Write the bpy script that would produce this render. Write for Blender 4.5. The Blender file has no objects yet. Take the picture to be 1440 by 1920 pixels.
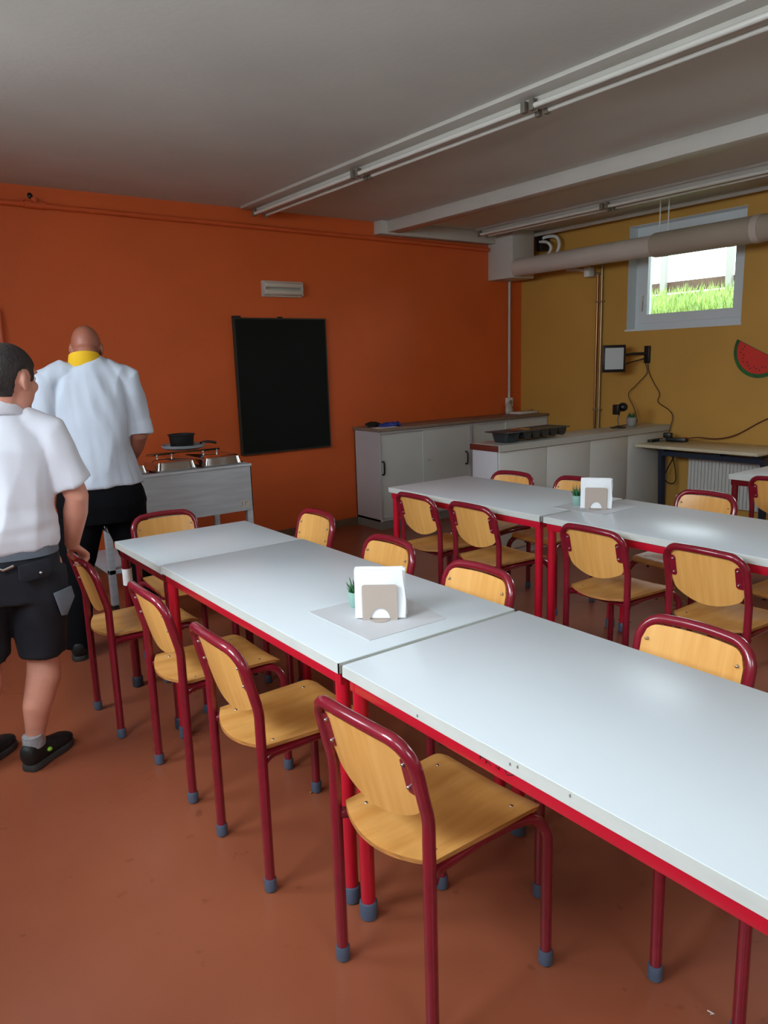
import bpy, bmesh, math, random
from mathutils import Vector, Matrix, noise
random.seed(7)
scene = bpy.context.scene
PI = math.pi

# ------------------------------------------------------------------ camera
CF, YAW, PIT, ROL, CH = 1396.0, 0.6319, 0.1974, -0.0307, 1.5253
fw = Vector((math.sin(YAW)*math.cos(PIT), math.cos(YAW)*math.cos(PIT), -math.sin(PIT)))
rt = Vector((math.cos(YAW), -math.sin(YAW), 0)); up = rt.cross(fw)
rt2 = rt*math.cos(ROL)+up*math.sin(ROL); up2 = -rt*math.sin(ROL)+up*math.cos(ROL)
cam_d = bpy.data.cameras.new('camera'); cam = bpy.data.objects.new('camera', cam_d)
scene.collection.objects.link(cam)
M = Matrix((rt2, up2, -fw)).transposed().to_4x4(); M.translation = (0, 0, CH)
cam.matrix_world = M
cam_d.sensor_fit = 'HORIZONTAL'; cam_d.sensor_width = 36.0; cam_d.lens = CF/1440*36
cam_d.clip_start = 0.02
scene.camera = cam

# ------------------------------------------------------------------ world, light, exposure
w = bpy.data.worlds.new('sky'); scene.world = w; w.use_nodes = True
WB = w.node_tree.nodes['Background']; WB.inputs[0].default_value = (0.82, 0.92, 1.0, 1); WB.inputs[1].default_value = 6.0
vs = scene.view_settings
vs.view_transform = 'Standard'; vs.look = 'None'; vs.gamma = 1; vs.exposure = 0.0; vs.use_curve_mapping = False
scene.cycles.max_bounces = 8; scene.cycles.diffuse_bounces = 5; scene.cycles.glossy_bounces = 4
scene.cycles.sample_clamp_indirect = 6; scene.cycles.caustics_reflective = False; scene.cycles.caustics_refractive = False

def window_light(name, loc, rot, sx, sy, power, col=(0.80, 0.91, 1.0), spread=150):
    l = bpy.data.lights.new(name, 'AREA'); l.shape = 'RECTANGLE'; l.size = sx; l.size_y = sy
    l.energy = power; l.color = col; l.spread = math.radians(spread)
    o = bpy.data.objects.new(name, l); scene.collection.objects.link(o); o.location = loc; o.rotation_euler = rot
    return o
XL, YB, XR, YW, ZC = -1.0, -1.8, 6.247, 5.871, 2.805      # room extents
# daylight standing in the window openings (left wall, wall behind the camera, yellow wall)
for i_, (y_, p_) in enumerate(((-.2, 7), (1.5, 25), (3.3, 20))):
    window_light('window_daylight_left', (XL-.02, y_, 2.2), (0, -math.radians(65), 0), .8, 1.1, p_, spread=120)
window_light('window_daylight_rear', (0.5, YB-.02, 2.2), (math.radians(55), 0, 0), 1.0, .8, 6, spread=130)
window_light('window_daylight_side', (XR+.10, 1.46, 2.28), (0, math.radians(52), 0), .7, 1.0, 21, spread=130)

# ------------------------------------------------------------------ materials
def lin(c):
    c = c/255.0
    return c/12.92 if c <= .04045 else ((c+.055)/1.055)**2.4
def rgb(r, g, b): return (lin(r), lin(g), lin(b), 1)
def mat(name, col, rough=.5, metal=0.0, vary=0.0, vscale=4.0, stretch=(1, 1, 1), bump=0.0, bscale=60.0, spec=.5, coat=0.0, col2=None, detail=4):
    m = bpy.data.materials.new(name); m.use_nodes = True; nt = m.node_tree; N = nt.nodes; L = nt.links
    b = N['Principled BSDF']; b.inputs['Base Color'].default_value = rgb(*col)
    b.inputs['Roughness'].default_value = rough; b.inputs['Metallic'].default_value = metal
    b.inputs['Specular IOR Level'].default_value = spec; b.inputs['Coat Weight'].default_value = coat
    tc = N.new('ShaderNodeTexCoord'); mp = N.new('ShaderNodeMapping'); mp.inputs['Scale'].default_value = stretch
    L.new(tc.outputs['Object'], mp.inputs['Vector'])
    if vary or col2:
        n = N.new('ShaderNodeTexNoise'); n.inputs['Scale'].default_value = vscale; n.inputs['Detail'].default_value = detail
        L.new(mp.outputs[0], n.inputs['Vector'])
        r = N.new('ShaderNodeValToRGB'); r.color_ramp.elements[0].position = .3; r.color_ramp.elements[1].position = .7
        c1 = col; c2 = col2 or tuple(min(255, x*(1+vary)) for x in col)
        if not col2: c1 = tuple(x*(1-vary) for x in col)
        r.color_ramp.elements[0].color = rgb(*c1); r.color_ramp.elements[1].color = rgb(*c2)
        L.new(n.outputs['Fac'], r.inputs[0]); L.new(r.outputs[0], b.inputs['Base Color'])
    if bump:
        n2 = N.new('ShaderNodeTexNoise'); n2.inputs['Scale'].default_value = bscale; n2.inputs['Detail'].default_value = 3
        L.new(mp.outputs[0], n2.inputs['Vector'])
        bp = N.new('ShaderNodeBump'); bp.inputs['Strength'].default_value = bump; bp.inputs['Distance'].default_value = .01
        L.new(n2.outputs['Fac'], bp.inputs['Height']); L.new(bp.outputs[0], b.inputs['Normal'])
    return m
def wood(name, c1, c2, rough=.35, axis=(1, 1, 1), scale=6):
    m = mat(name, c1, rough, col2=c2, vscale=scale, stretch=axis, detail=6); return m
def tile_mat(): pass
MT = {}
MT['orange'] = mat('orange_paint', (218, 98, 40), .62, vary=.03, vscale=1.5, bump=.12, bscale=45)
MT['orange_pipe'] = mat('orange_pipe_paint', (214, 92, 44), .4, vary=.03)
MT['yellow'] = mat('yellow_paint', (196, 148, 66), .62, vary=.03, vscale=1.5, bump=.12, bscale=45)
MT['ceiling'] = mat('ceiling_plaster', (212, 213, 205), .8, vary=.03, vscale=1.2, bump=.1, bscale=30)
MT['white_trim'] = mat('white_trim_paint', (196, 192, 182), .5, vary=.02)
MT['cream'] = mat('cream_wall_paint', (222, 210, 190), .7)
MT['laminate'] = mat('white_table_laminate', (218, 225, 229), .29, vary=.008, vscale=3)
MT['edge'] = mat('pale_table_edge', (206, 210, 204), .4, vary=.02, vscale=9, stretch=(1, 1, 3))
MT['red'] = mat('red_table_steel', (196, 20, 46), .3, coat=.3)
MT['burg'] = mat('burgundy_steel', (110, 20, 30), .24, coat=.4)
MT['chair_red'] = mat('burgundy_chair_steel', (130, 24, 42), .22, coat=.5, vary=.05, vscale=20)
MT['cap'] = mat('blue_grey_plastic', (78, 92, 112), .45)
MT['cap_dark'] = mat('dark_plastic_foot', (44, 52, 66), .5)
MT['wood'] = wood('beech_plywood', (222, 158, 80), (240, 184, 106), .33, (2.2, 14, 1.0), 2.6)
MT['wood_seat'] = wood('beech_plywood_seat', (218, 154, 78), (238, 180, 102), .33, (1.6, 12, 4), 2.6)
MT['wood_edge'] = mat('plywood_edge', (176, 118, 60), .6, vary=.15, vscale=20, stretch=(1, 1, 12))
MT['steel'] = mat('brushed_steel', (206, 218, 226), .45, .35, vary=.05, vscale=3, stretch=(1, 1, 12))
MT['chrome'] = mat('polished_steel', (225, 228, 230), .1, 1.0)
MT['screw'] = mat('screw_steel', (190, 190, 190), .3, 1.0)
MT['strip'] = mat('counter_metal_strip', (188, 190, 182), .3)
MT['holder'] = mat('aged_lamp_holder', (112, 106, 94), .5)
MT['galv'] = mat('pipe_steel', (170, 150, 120), .35, .8)
MT['copper'] = mat('copper_pipe', (158, 118, 86), .3, .9)
MT['board'] = mat('chalkboard_green', (11, 18, 13), .7, spec=.25, vary=.12, vscale=2.5, bump=.02)
MT['alu'] = mat('dull_aluminium', (58, 56, 48), .5, .3)
MT['cab'] = mat('light_grey_cabinet', (210, 213, 207), .45, vary=.01)
MT['cab_dark'] = mat('grey_cabinet_side', (194, 194, 197), .5)
MT['cab_edge'] = mat('grey_cabinet_frame', (140, 138, 130), .5)
MT['worktop'] = wood('grey_beige_worktop', (128, 112, 96), (146, 128, 110), .45, (2, 12, 2), 4)
MT['redwood'] = wood('dark_red_wood_edge', (92, 34, 26), (110, 44, 32), .45, (12, 2, 2), 4)
MT['black'] = mat('black_plastic', (18, 18, 20), .35)
MT['blackmat'] = mat('matt_black', (12, 12, 13), .7)
MT['pan'] = mat('dark_grey_pan', (72, 78, 82), .35, .7)
MT['desk'] = wood('pale_desk_top', (196, 184, 154), (208, 197, 168), .4, (10, 1, 1), 3)
MT['navy'] = mat('navy_steel', (24, 34, 54), .4)
MT['rad'] = mat('radiator_enamel', (205, 203, 196), .4)
MT['plastic_w'] = mat('white_plastic', (222, 222, 216), .35)
MT['pvc'] = mat('white_window_frame', (214, 220, 222), .35)
MT['duct'] = mat('duct_wrap', (196, 184, 172), .6, vary=.02)
MT['duct2'] = mat('duct_insulation', (172, 158, 140), .65, vary=.02)
MT['paper'] = mat('white_napkin_paper', (244, 246, 248), .8, bump=.08, bscale=30)
MT['mat'] = mat('pale_grey_placemat', (206, 206, 208), .55)
MT['taupe'] = mat('taupe_metal', (180, 164, 152), .5)
MT['teal'] = mat('sage_green_ceramic', (140, 178, 166), .4)
MT['plant'] = mat('succulent_green', (52, 110, 66), .45, vary=.25, vscale=25)
MT['soil'] = mat('dark_soil', (50, 38, 30), .9)
MT['potg'] = mat('grey_concrete_pot', (150, 146, 142), .7)
MT['redskin'] = mat('melon_flesh', (214, 48, 34), .5, vary=.05)
MT['rind'] = mat('melon_rind', (36, 92, 36), .5, vary=.15, vscale=12)
MT['screen'] = mat('pale_screen', (196, 204, 204), .3)
MT['blue'] = mat('blue_nitrile', (36, 62, 150), .5)
MT['amber_cable'] = mat('brown_cable', (58, 32, 22), .5)
MT['lamp_diff'] = mat('frosted_lamp_cover', (206, 196, 180), .35)
MT['tube'] = mat('unlit_fluorescent_tube', (214, 212, 202), .15)
MT['skin1'] = mat('skin_fair', (214, 150, 128), .5, vary=.06, vscale=9)
MT['skin2'] = mat('skin_ruddy', (158, 96, 76), .5, vary=.06, vscale=9)
MT['hair'] = mat('short_dark_hair', (40, 32, 30), .7, vary=.35, vscale=60, stretch=(1, 1, .4), bump=.5, bscale=220)
MT['polo'] = mat('white_polo_cotton', (224, 226, 236), .85, bump=.05, bscale=300)
MT['jacket'] = mat('white_jacket_cotton', (196, 204, 217), .85, bump=.05, bscale=300)
MT['yellow_cloth'] = mat('yellow_cloth', (236, 186, 24), .8)
MT['shorts'] = mat('navy_black_workwear', (24, 27, 36), .85, vary=.15, vscale=12)
MT['greycloth'] = mat('grey_canvas', (104, 112, 124), .85, vary=.08, vscale=10)
MT['trousers'] = mat('black_trousers', (10, 11, 15), .9, spec=.15)
MT['sock'] = mat('grey_sock', (150, 152, 156), .9, vary=.1, vscale=60)
MT['shoe'] = mat('black_shoe_fabric', (20, 22, 23), .6, vary=.2, vscale=30)
MT['sole'] = mat('dark_rubber_sole', (54, 56, 56), .6)
MT['green'] = mat('lime_badge', (130, 190, 50), .5)
MT['eye'] = mat('eye_white', (235, 232, 226), .2)
MT['grass'] = mat('grass_blades', (146, 172, 92), .6, vary=.3, vscale=9)
MT['earth'] = mat('lawn_ground', (96, 122, 52), .9, vary=.2, vscale=6)
MT['brownwood'] = mat('brown_rail', (86, 64, 48), .7, vary=.1)
MT['glassmat'] = None
g = bpy.data.materials.new('window_glass'); g.use_nodes = True
gN = g.node_tree.nodes; gL = g.node_tree.links; gN.remove(gN['Principled BSDF'])
gt = gN.new('ShaderNodeBsdfTransparent'); gt.inputs[0].default_value = (.97, 1, .99, 1); gg = gN.new('ShaderNodeBsdfGlossy'); gg.inputs['Roughness'].default_value = .02
gm_ = gN.new('ShaderNodeMixShader'); gf = gN.new('ShaderNodeFresnel'); gf.inputs[0].default_value = 1.35
gL.new(gf.outputs[0], gm_.inputs[0]); gL.new(gt.outputs[0], gm_.inputs[1]); gL.new(gg.outputs[0], gm_.inputs[2]); gL.new(gm_.outputs[0], gN['Material Output'].inputs[0])
MT['glassmat'] = g
# floor: poured red-brown coating with scuffs and specks
fm = bpy.data.materials.new('red_brown_floor'); fm.use_nodes = True; nt = fm.node_tree; N = nt.nodes; L = nt.links
b = N['Principled BSDF']; tc = N.new('ShaderNodeTexCoord')
n1 = N.new('ShaderNodeTexNoise'); n1.inputs['Scale'].default_value = 1.3; n1.inputs['Detail'].default_value = 6
r1 = N.new('ShaderNodeValToRGB'); r1.color_ramp.elements[0].position = .3; r1.color_ramp.elements[1].position = .72
r1.color_ramp.elements[0].color = rgb(140, 76, 52); r1.color_ramp.elements[1].color = rgb(158, 90, 62)
n2 = N.new('ShaderNodeTexNoise'); n2.inputs['Scale'].default_value = 16; n2.inputs['Detail'].default_value = 2
r2 = N.new('ShaderNodeValToRGB'); r2.color_ramp.elements[0].position = .25; r2.color_ramp.elements[1].position = .31
r2.color_ramp.elements[0].color = (.55, .5, .5, 1); r2.color_ramp.elements[1].color = (1, 1, 1, 1)
mx = N.new('ShaderNodeMix'); mx.data_type = 'RGBA'; mx.blend_type = 'MULTIPLY'; mx.inputs[0].default_value = .5
L.new(tc.outputs['Object'], n1.inputs[0]); L.new(tc.outputs['Object'], n2.inputs[0])
L.new(n1.outputs['Fac'], r1.inputs[0]); L.new(n2.outputs['Fac'], r2.inputs[0])
L.new(r1.outputs[0], mx.inputs[6]); L.new(r2.outputs[0], mx.inputs[7]); L.new(mx.outputs[2], b.inputs['Base Color'])
n3 = N.new('ShaderNodeTexNoise'); n3.inputs['Scale'].default_value = 3; n3.inputs['Detail'].default_value = 5
mr = N.new('ShaderNodeMapRange'); mr.inputs[3].default_value = .20; mr.inputs[4].default_value = .44
L.new(tc.outputs['Object'], n3.inputs[0]); L.new(n3.outputs['Fac'], mr.inputs[0]); L.new(mr.outputs[0], b.inputs['Roughness'])
b.inputs['Specular IOR Level'].default_value = .45
MT['floor'] = fm

# ------------------------------------------------------------------ mesh builder
COL = scene.collection
def rootloc(p):
    v = Vector((0, 0, 0))
    while p is not None: v += p.location; p = p.parent
    return v
class MB:
    def __init__(s): s.v = []; s.f = []; s.m = []
    def add(s, vs, fs, mi=0):
        o = len(s.v); s.v += [Vector(x) for x in vs]; s.f += [tuple(i+o for i in q) for q in fs]; s.m += [mi]*len(fs); return s
    def box(s, x0, x1, y0, y1, z0, z1, mi=0):
        vs = [(x, y, z) for z in (z0, z1) for y in (y0, y1) for x in (x0, x1)]
        return s.add(vs, [(0, 2, 3, 1), (4, 5, 7, 6), (0, 1, 5, 4), (2, 6, 7, 3), (0, 4, 6, 2), (1, 3, 7, 5)], mi)
    def obox(s, c, ax, ay, az, hx, hy, hz):      # oriented box from centre, axes and half sizes
        c = Vector(c); ax, ay, az = Vector(ax).normalized(), Vector(ay).normalized(), Vector(az).normalized()
        vs = [c+ax*hx*i+ay*hy*j+az*hz*k for k in (-1, 1) for j in (-1, 1) for i in (-1, 1)]
        return s.add(vs, [(0, 2, 3, 1), (4, 5, 7, 6), (0, 1, 5, 4), (2, 6, 7, 3), (0, 4, 6, 2), (1, 3, 7, 5)])
    def loft(s, pts, rad, ref=(1, 0, 0), seg=16, round_ends=True, power=2.0):
        P = [Vector(p) for p in pts]; R = [(r, r) if not isinstance(r, (tuple, list)) else r for r in rad]
        ref = Vector(ref); n = len(P); rings = []; T = []
        for i in range(n):
            t = (P[min(i+1, n-1)]-P[max(i-1, 0)]); T.append(t.normalized())
        side = (ref-T[0]*ref.dot(T[0])).normalized()
        if round_ends:
            def cap(i, sg):
                out = []
                for k in (0.5, .85, .985) if sg > 0 else (.985, .85, .5):
                    out.append((P[i]+T[i]*sg*math.sqrt(max(0, 1-(1-k)**2 if False else 1-k*k))*0, k))
                return out
        vs = []; fs = []
        ringdata = []
        if round_ends:
            r0 = min(R[0]); 
            for k in (.9, .65, .3): ringdata.append((P[0]-T[0]*r0*.6*math.sin(math.acos(1-k) if False else k*PI/2), (R[0][0]*math.cos(k*PI/2)+1e-4, R[0][1]*math.cos(k*PI/2)+1e-4), T[0]))
        for i in range(n): ringdata.append((P[i], R[i], T[i]))
        if round_ends:
            r1 = min(R[-1])
            for k in (.3, .65, .9): ringdata.append((P[-1]+T[-1]*r1*.6*math.sin(k*PI/2), (R[-1][0]*math.cos(k*PI/2)+1e-4, R[-1][1]*math.cos(k*PI/2)+1e-4), T[-1]))
        for (c, r, t) in ringdata:
            sd = side-t*side.dot(t)
            if sd.length < 1e-6: sd = t.orthogonal()
            side = sd.normalized(); bi = t.cross(side)
            ring = []
            for k in range(seg):
                a = 2*PI*k/seg; ca, sa = math.cos(a), math.sin(a)
                e = 2.0/power
                ca2 = math.copysign(abs(ca)**e, ca); sa2 = math.copysign(abs(sa)**e, sa)
                vs.append(c+side*r[0]*ca2+bi*r[1]*sa2)
            rings.append(len(vs)-seg)
        for a, b2 in zip(rings[:-1], rings[1:]):
            for k in range(seg):
                k2 = (k+1) % seg; fs.append((a+k, a+k2, b2+k2, b2+k))
        fs.append(tuple(reversed(range(rings[0], rings[0]+seg)))); fs.append(tuple(range(rings[-1], rings[-1]+seg)))
        return s.add(vs, fs)
    def tube(s, pts, r, seg=12, closed=False):
        return s.loft(pts, [r]*len(pts), ref=(0.13, .27, .95) if abs((Vector(pts[1])-Vector(pts[0])).normalized().z) < .9 else (1, 0.1, 0), seg=seg, round_ends=False)
    def cyl(s, c, r, h, seg=24, r2=None):
        c = Vector(c); return s.loft([c, c+Vector((0, 0, h))], [r, r if r2 is None else r2], seg=seg, round_ends=False)
    def lathe(s, c, prof, seg=24):
        c = Vector(c); vs = []; fs = []
        for (r, z) in prof:
            for k in range(seg):
                a = 2*PI*k/seg; vs.append(c+Vector((r*math.cos(a), r*math.sin(a), z)))
        for i in range(len(prof)-1):
            for k in range(seg):
                k2 = (k+1) % seg; fs.append((i*seg+k, i*seg+k2, (i+1)*seg+k2, (i+1)*seg+k))
        fs.append(tuple(reversed(range(seg)))); fs.append(tuple(range((len(prof)-1)*seg, len(prof)*seg)))
        return s.add(vs, fs)
    def prism(s, outline, o, ux, uy, th):        # outline in (ux,uy) plane at o, thickness along ux x uy
        o, ux, uy = Vector(o), Vector(ux), Vector(uy); nn = ux.cross(uy).normalized()*th; n = len(outline)
        vs = [o+ux*a+uy*b2 for a, b2 in outline]+[o+ux*a+uy*b2+nn for a, b2 in outline]
        fs = [tuple(reversed(range(n))), tuple(range(n, 2*n))]+[(i, (i+1) % n, n+(i+1) % n, n+i) for i in range(n)]
        return s.add(vs, fs)
    def ell(s, c, r, seg=20, rings=12, rot=None):
        c = Vector(c); vs = []; fs = []; rot = rot or Matrix.Identity(3)
        for i in range(1, rings):
            th = PI*i/rings
            for k in range(seg):
                a = 2*PI*k/seg
                vs.append(c+rot@Vector((r[0]*math.sin(th)*math.cos(a), r[1]*math.sin(th)*math.sin(a), -r[2]*math.cos(th))))
        for i in range(rings-2):
            for k in range(seg):
                k2 = (k+1) % seg; fs.append((i*seg+k, i*seg+k2, (i+1)*seg+k2, (i+1)*seg+k))
        nb = len(vs); vs += [c+rot@Vector((0, 0, -r[2])), c+rot@Vector((0, 0, r[2]))]
        for k in range(seg):
            k2 = (k+1) % seg; fs.append((nb, k2, k)); t = (rings-2)*seg; fs.append((nb+1, t+k, t+k2))
        return s.add(vs, fs)
    def grid_plate(s, nu, nv, fn, th, nrm=None): # closed plate: fn(u,v)->point, thickness along face normal (down)
        top = [[Vector(fn(i/nu, j/nv)) for j in range(nv+1)] for i in range(nu+1)]
        vs = []; idx = {}
        nr = {}
        for i in range(nu+1):
            for j in range(nv+1):
                a = top[min(i+1, nu)][j]-top[max(i-1, 0)][j]; b2 = top[i][min(j+1, nv)]-top[i][max(j-1, 0)]
                q = a.cross(b2); nr[i, j] = (q.normalized() if q.length > 1e-9 else Vector((0, 0, 1)))
        W = nv+1
        for i in range(nu+1):
            for j in range(W): vs.append(top[i][j])
        for i in range(nu+1):
            for j in range(W): vs.append(top[i][j]-nr[i, j]*th)
        o = (nu+1)*W; fs = []; ms = []
        for i in range(nu):
            for j in range(nv):
                a = i*W+j; fs.append((a, a+W, a+W+1, a+1)); fs.append((o+a, o+a+1, o+a+W+1, o+a+W))
        n0 = len(fs)
        for i in range(nu):
            a = i*W; fs.append((a, o+a, o+a+W, a+W)); a = i*W+nv; fs.append((a, a+W, o+a+W, o+a))
        for j in range(nv):
            a = j; fs.append((a, a+1, o+a+1, o+a)); a = nu*W+j; fs.append((a, o+a, o+a+1, a+1))
        s.add(vs, fs[:n0], 0); ofs = len(s.v)-len(vs)
        s.f += [tuple(i+ofs for i in q) for q in fs[n0:]]; s.m += [1]*(len(fs)-n0)
        return s
    def mesh(s, name, off=Vector((0, 0, 0)), bev=0, ang=40, mats=()):
        me = bpy.data.meshes.new(name); me.from_pydata([v-off for v in s.v], [], s.f)
        for m in mats: me.materials.append(m)
        me.polygons.foreach_set('material_index', s.m)
        bm = bmesh.new(); bm.from_mesh(me)
        bmesh.ops.recalc_face_normals(bm, faces=bm.faces)
        if bev:
            ed = [e for e in bm.edges if len(e.link_faces) == 2 and e.calc_face_angle(0) > math.radians(35)]
            bmesh.ops.bevel(bm, geom=ed, offset=bev, segments=2, affect='EDGES', profile=.5)
        bm.to_mesh(me); bm.free()
        me.polygons.foreach_set('use_smooth', [True]*len(me.polygons)); me.set_sharp_from_angle(angle=math.radians(ang))
        return me
    def build(s, name, m, parent=None, world=False, bev=0, ang=40, label=None):
        mats = m if isinstance(m, (list, tuple)) else [m]*(max(s.m)+1)
        if parent is None:
            xs = [v.x for v in s.v]; ys = [v.y for v in s.v]; zs = [v.z for v in s.v]
            off = Vector(((min(xs)+max(xs))/2, (min(ys)+max(ys))/2, min(zs)))
        else: off = rootloc(parent) if world else Vector((0, 0, 0))
        o = bpy.data.objects.new(name, s.mesh(name, off, bev, ang, mats)); COL.objects.link(o)
        if parent is None: o.location = off
        else: o.parent = parent
        if label: o['label'] = label
        return o
def tag(o, label=None, cat=None, group=None, kind=None):
    if label: o['label'] = label
    if cat: o['category'] = cat
    if group: o['group'] = group
    if kind: o['kind'] = kind
    return o
def thing(name, label, cat, loc=(0, 0, 0), rz=0, group=None):
    o = bpy.data.objects.new(name, None); COL.objects.link(o); o.location = loc; o.rotation_euler = (0, 0, rz)
    o.empty_display_size = .1
    return tag(o, label, cat, group)
def children(o, table={}):
    return [c for c in COL.objects if c.parent == o]
def copy_tree(o, kids, parent=None):
    c = o.copy(); COL.objects.link(c); c.parent = parent
    for ch in kids.get(o.name, []): copy_tree(ch, kids, c)
    return c
def kid_table(root):
    t = {}
    def rec(o):
        t[o.name] = list(children(o))
        for c in t[o.name]: rec(c)
    rec(root); return t
def place(root, kt, loc, rz, label, group=None, first=[None]):
    c = copy_tree(root, kt); c.location = loc; c.rotation_euler = (0, 0, rz); c['label'] = label
    if group: c['group'] = group
    return c
def struct(mb, name, m, bev=0): 
    return tag(mb.build(name, m, bev=bev), kind='structure')
def arc(c, r, a0, a1, n, ux, uy):
    c, ux, uy = Vector(c), Vector(ux), Vector(uy)
    return [c+ux*r*math.cos(a0+(a1-a0)*i/n)+uy*r*math.sin(a0+(a1-a0)*i/n) for i in range(n+1)]
def smooth_path(P, n=8):
    P = [Vector(p) for p in P]; out = []
    for i in range(len(P)-1):
        p0 = P[max(i-1, 0)]; p1 = P[i]; p2 = P[i+1]; p3 = P[min(i+2, len(P)-1)]
        for k in range(n):
            t = k/n; out.append(.5*((2*p1)+(-p0+p2)*t+(2*p0-5*p1+4*p2-p3)*t*t+(-p0+3*p1-3*p2+p3)*t**3))
    out.append(P[-1]); return out

# ------------------------------------------------------------------ room shell
T = .3
struct(MB().box(XL-T, XR+T, YB-T, YW+T, -.2, 0), 'floor', MT['floor'])
struct(MB().box(XL-T, XR+T, YB-T, YW+T, ZC, ZC+.2), 'ceiling', MT['ceiling'])
struct(MB().box(XL-T, XR+T, YW, YW+T, 0, ZC), 'wall_back', MT['orange'])
def wall_with_holes(name, m, axis, c0, c1, a0, a1, holes):
    mb = MB(); cur = a0
    def bx(u0, u1, z0, z1):
        if axis == 'x': mb.box(c0, c1, u0, u1, z0, z1)
        else: mb.box(u0, u1, c0, c1, z0, z1)
    for (h0, h1, z0, z1) in sorted(holes):
        bx(cur, h0, 0, ZC); bx(h0, h1, 0, z0); bx(h0, h1, z1, ZC); cur = h1
    bx(cur, a1, 0, ZC); return struct(mb, name, m)
WY0, WY1, WZ0, WZ1 = 3.385, 4.512, 1.762, 2.702
wall_with_holes('wall_right', MT['yellow'], 'x', XR, XR+T, YB, YW, [(WY0, WY1, WZ0, WZ1), (.9, 2.02, WZ0, WZ1)])
wall_with_holes('wall_left', MT['cream'], 'x', XL-T, XL, YB, YW, [(-.8, .4, 1.75, 2.68), (.9, 2.1, 1.75, 2.68), (2.7, 3.9, 1.75, 2.68)])
wall_with_holes('wall_front', MT['cream'], 'y', YB-T, YB, XL-T, XR+T, [(-.1, 1.1, 1.75, 2.68)])
def window_far(idx, y0, y1):
    z0, z1 = WZ0, WZ1; X = XR+.13
    mb = MB()
    mb.box(XR+.004, X, y0, y0+.004, z0, z1); mb.box(XR+.004, X, y1-.004, y1, z0, z1)
    mb.box(XR+.004, X, y0+.004, y1-.004, z1-.004, z1)
    fr = mb.box(X, X+.06, y0+.004, y0+.05, z0, z1-.004).box(X, X+.06, y1-.05, y1-.004, z0, z1-.004).box(X, X+.06, y0+.05, y1-.05, z0, z0+.06).box(X, X+.06, y0+.05, y1-.05, z1-.1, z1-.004).build('window_%d' % idx, MT['pvc'])
    tag(fr, kind='structure')
    s0, s1 = y0+.055, y1-.055; q0, q1 = z0+.06, z1-.1
    sash = MB()
    sash.box(X-.018, X+.05, s0, s0+.085, q0, q1).box(X-.018, X+.05, s1-.085, s1, q0, q1).box(X-.018, X+.05, s0+.085, s1-.085, q0, q0+.08).box(X-.018, X+.05, s0+.085, s1-.085, q1-.08, q1)
    sa = sash.build('window_sash', MT['pvc'], fr, world=True)
    MB().box(X+.012, X+.02, s0+.08, s1-.08, q0+.08, q1-.08).build('window_pane', MT['glassmat'], sa, world=True)
    MB().box(XR-.012, X+.01, y0-.01, y1+.01, z0-.012, z0+.006).build('window_sill', MT['pvc'] , fr, world=True)
    h = MB().box(X-.04, X-.018, s1-.055, s1-.03, q0+.2, q0+.26).box(X-.055, X-.04, s1-.052, s1-.033, q0+.11, q0+.25)
    h.build('window_handle', MT['plastic_w'], sa, world=True, bev=.003)
window_far(1, WY0, WY1); window_far(2, .9, 2.02)
def window_big(idx, axis, c, a0, a1):
    mb = MB(); z0, z1 = 1.75, 2.68
    def bx(u0, u1, v0, v1, m=mb, t0=-.2, t1=-.14):
        if axis == 'x': m.box(c+t0, c+t1, u0, u1, v0, v1)
        else: m.box(u0, u1, c+t0, c+t1, v0, v1)
    bx(a0, a0+.06, z0, z1); bx(a1-.06, a1, z0, z1); bx(a0+.06, a1-.06, z0, z0+.06); bx(a0+.06, a1-.06, z1-.06, z1)
    fr = tag(mb.build('window_%d' % idx, MT['pvc']), kind='structure')
window_big(3, 'x', XL, -.8, .4); window_big(4, 'x', XL, .9, 2.1); window_big(5, 'x', XL, 2.7, 3.9); window_big(6, 'y', YB, -.1, 1.1)
bb = MB().box(XL, 3.965, YW-.014, YW, 0, .07); struct(bb, 'baseboard_back', MT['cab_edge'] if False else mat('brown_baseboard', (120, 92, 66), .5))
struct(MB().box(XR-.012, XR, YB, 2.9, 0, .07), 'baseboard_right', MT['white_trim'])
# boxed-in ceiling beams
struct(MB().box(4.36, 4.50, YB, YW, ZC-.10, ZC), 'trim_1', MT['white_trim'], bev=.004)
struct(MB().box(4.28, 5.80, YW-.11, YW, ZC-.115, ZC), 'trim_2', MT['white_trim'], bev=.004)
struct(MB().box(5.74, 6.06, 5.52, YW, 2.335, ZC), 'trim_3', MT['white_trim'], bev=.01)
struct(MB().box(2.90, 3.085, YB, 5.80, ZC-.022, ZC), 'trim_4', MT['white_trim'], bev=.004)
struct(MB().box(5.40, 5.52, YB, 5.70, ZC-.022, ZC), 'trim_5', MT['white_trim'], bev=.004)
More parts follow.
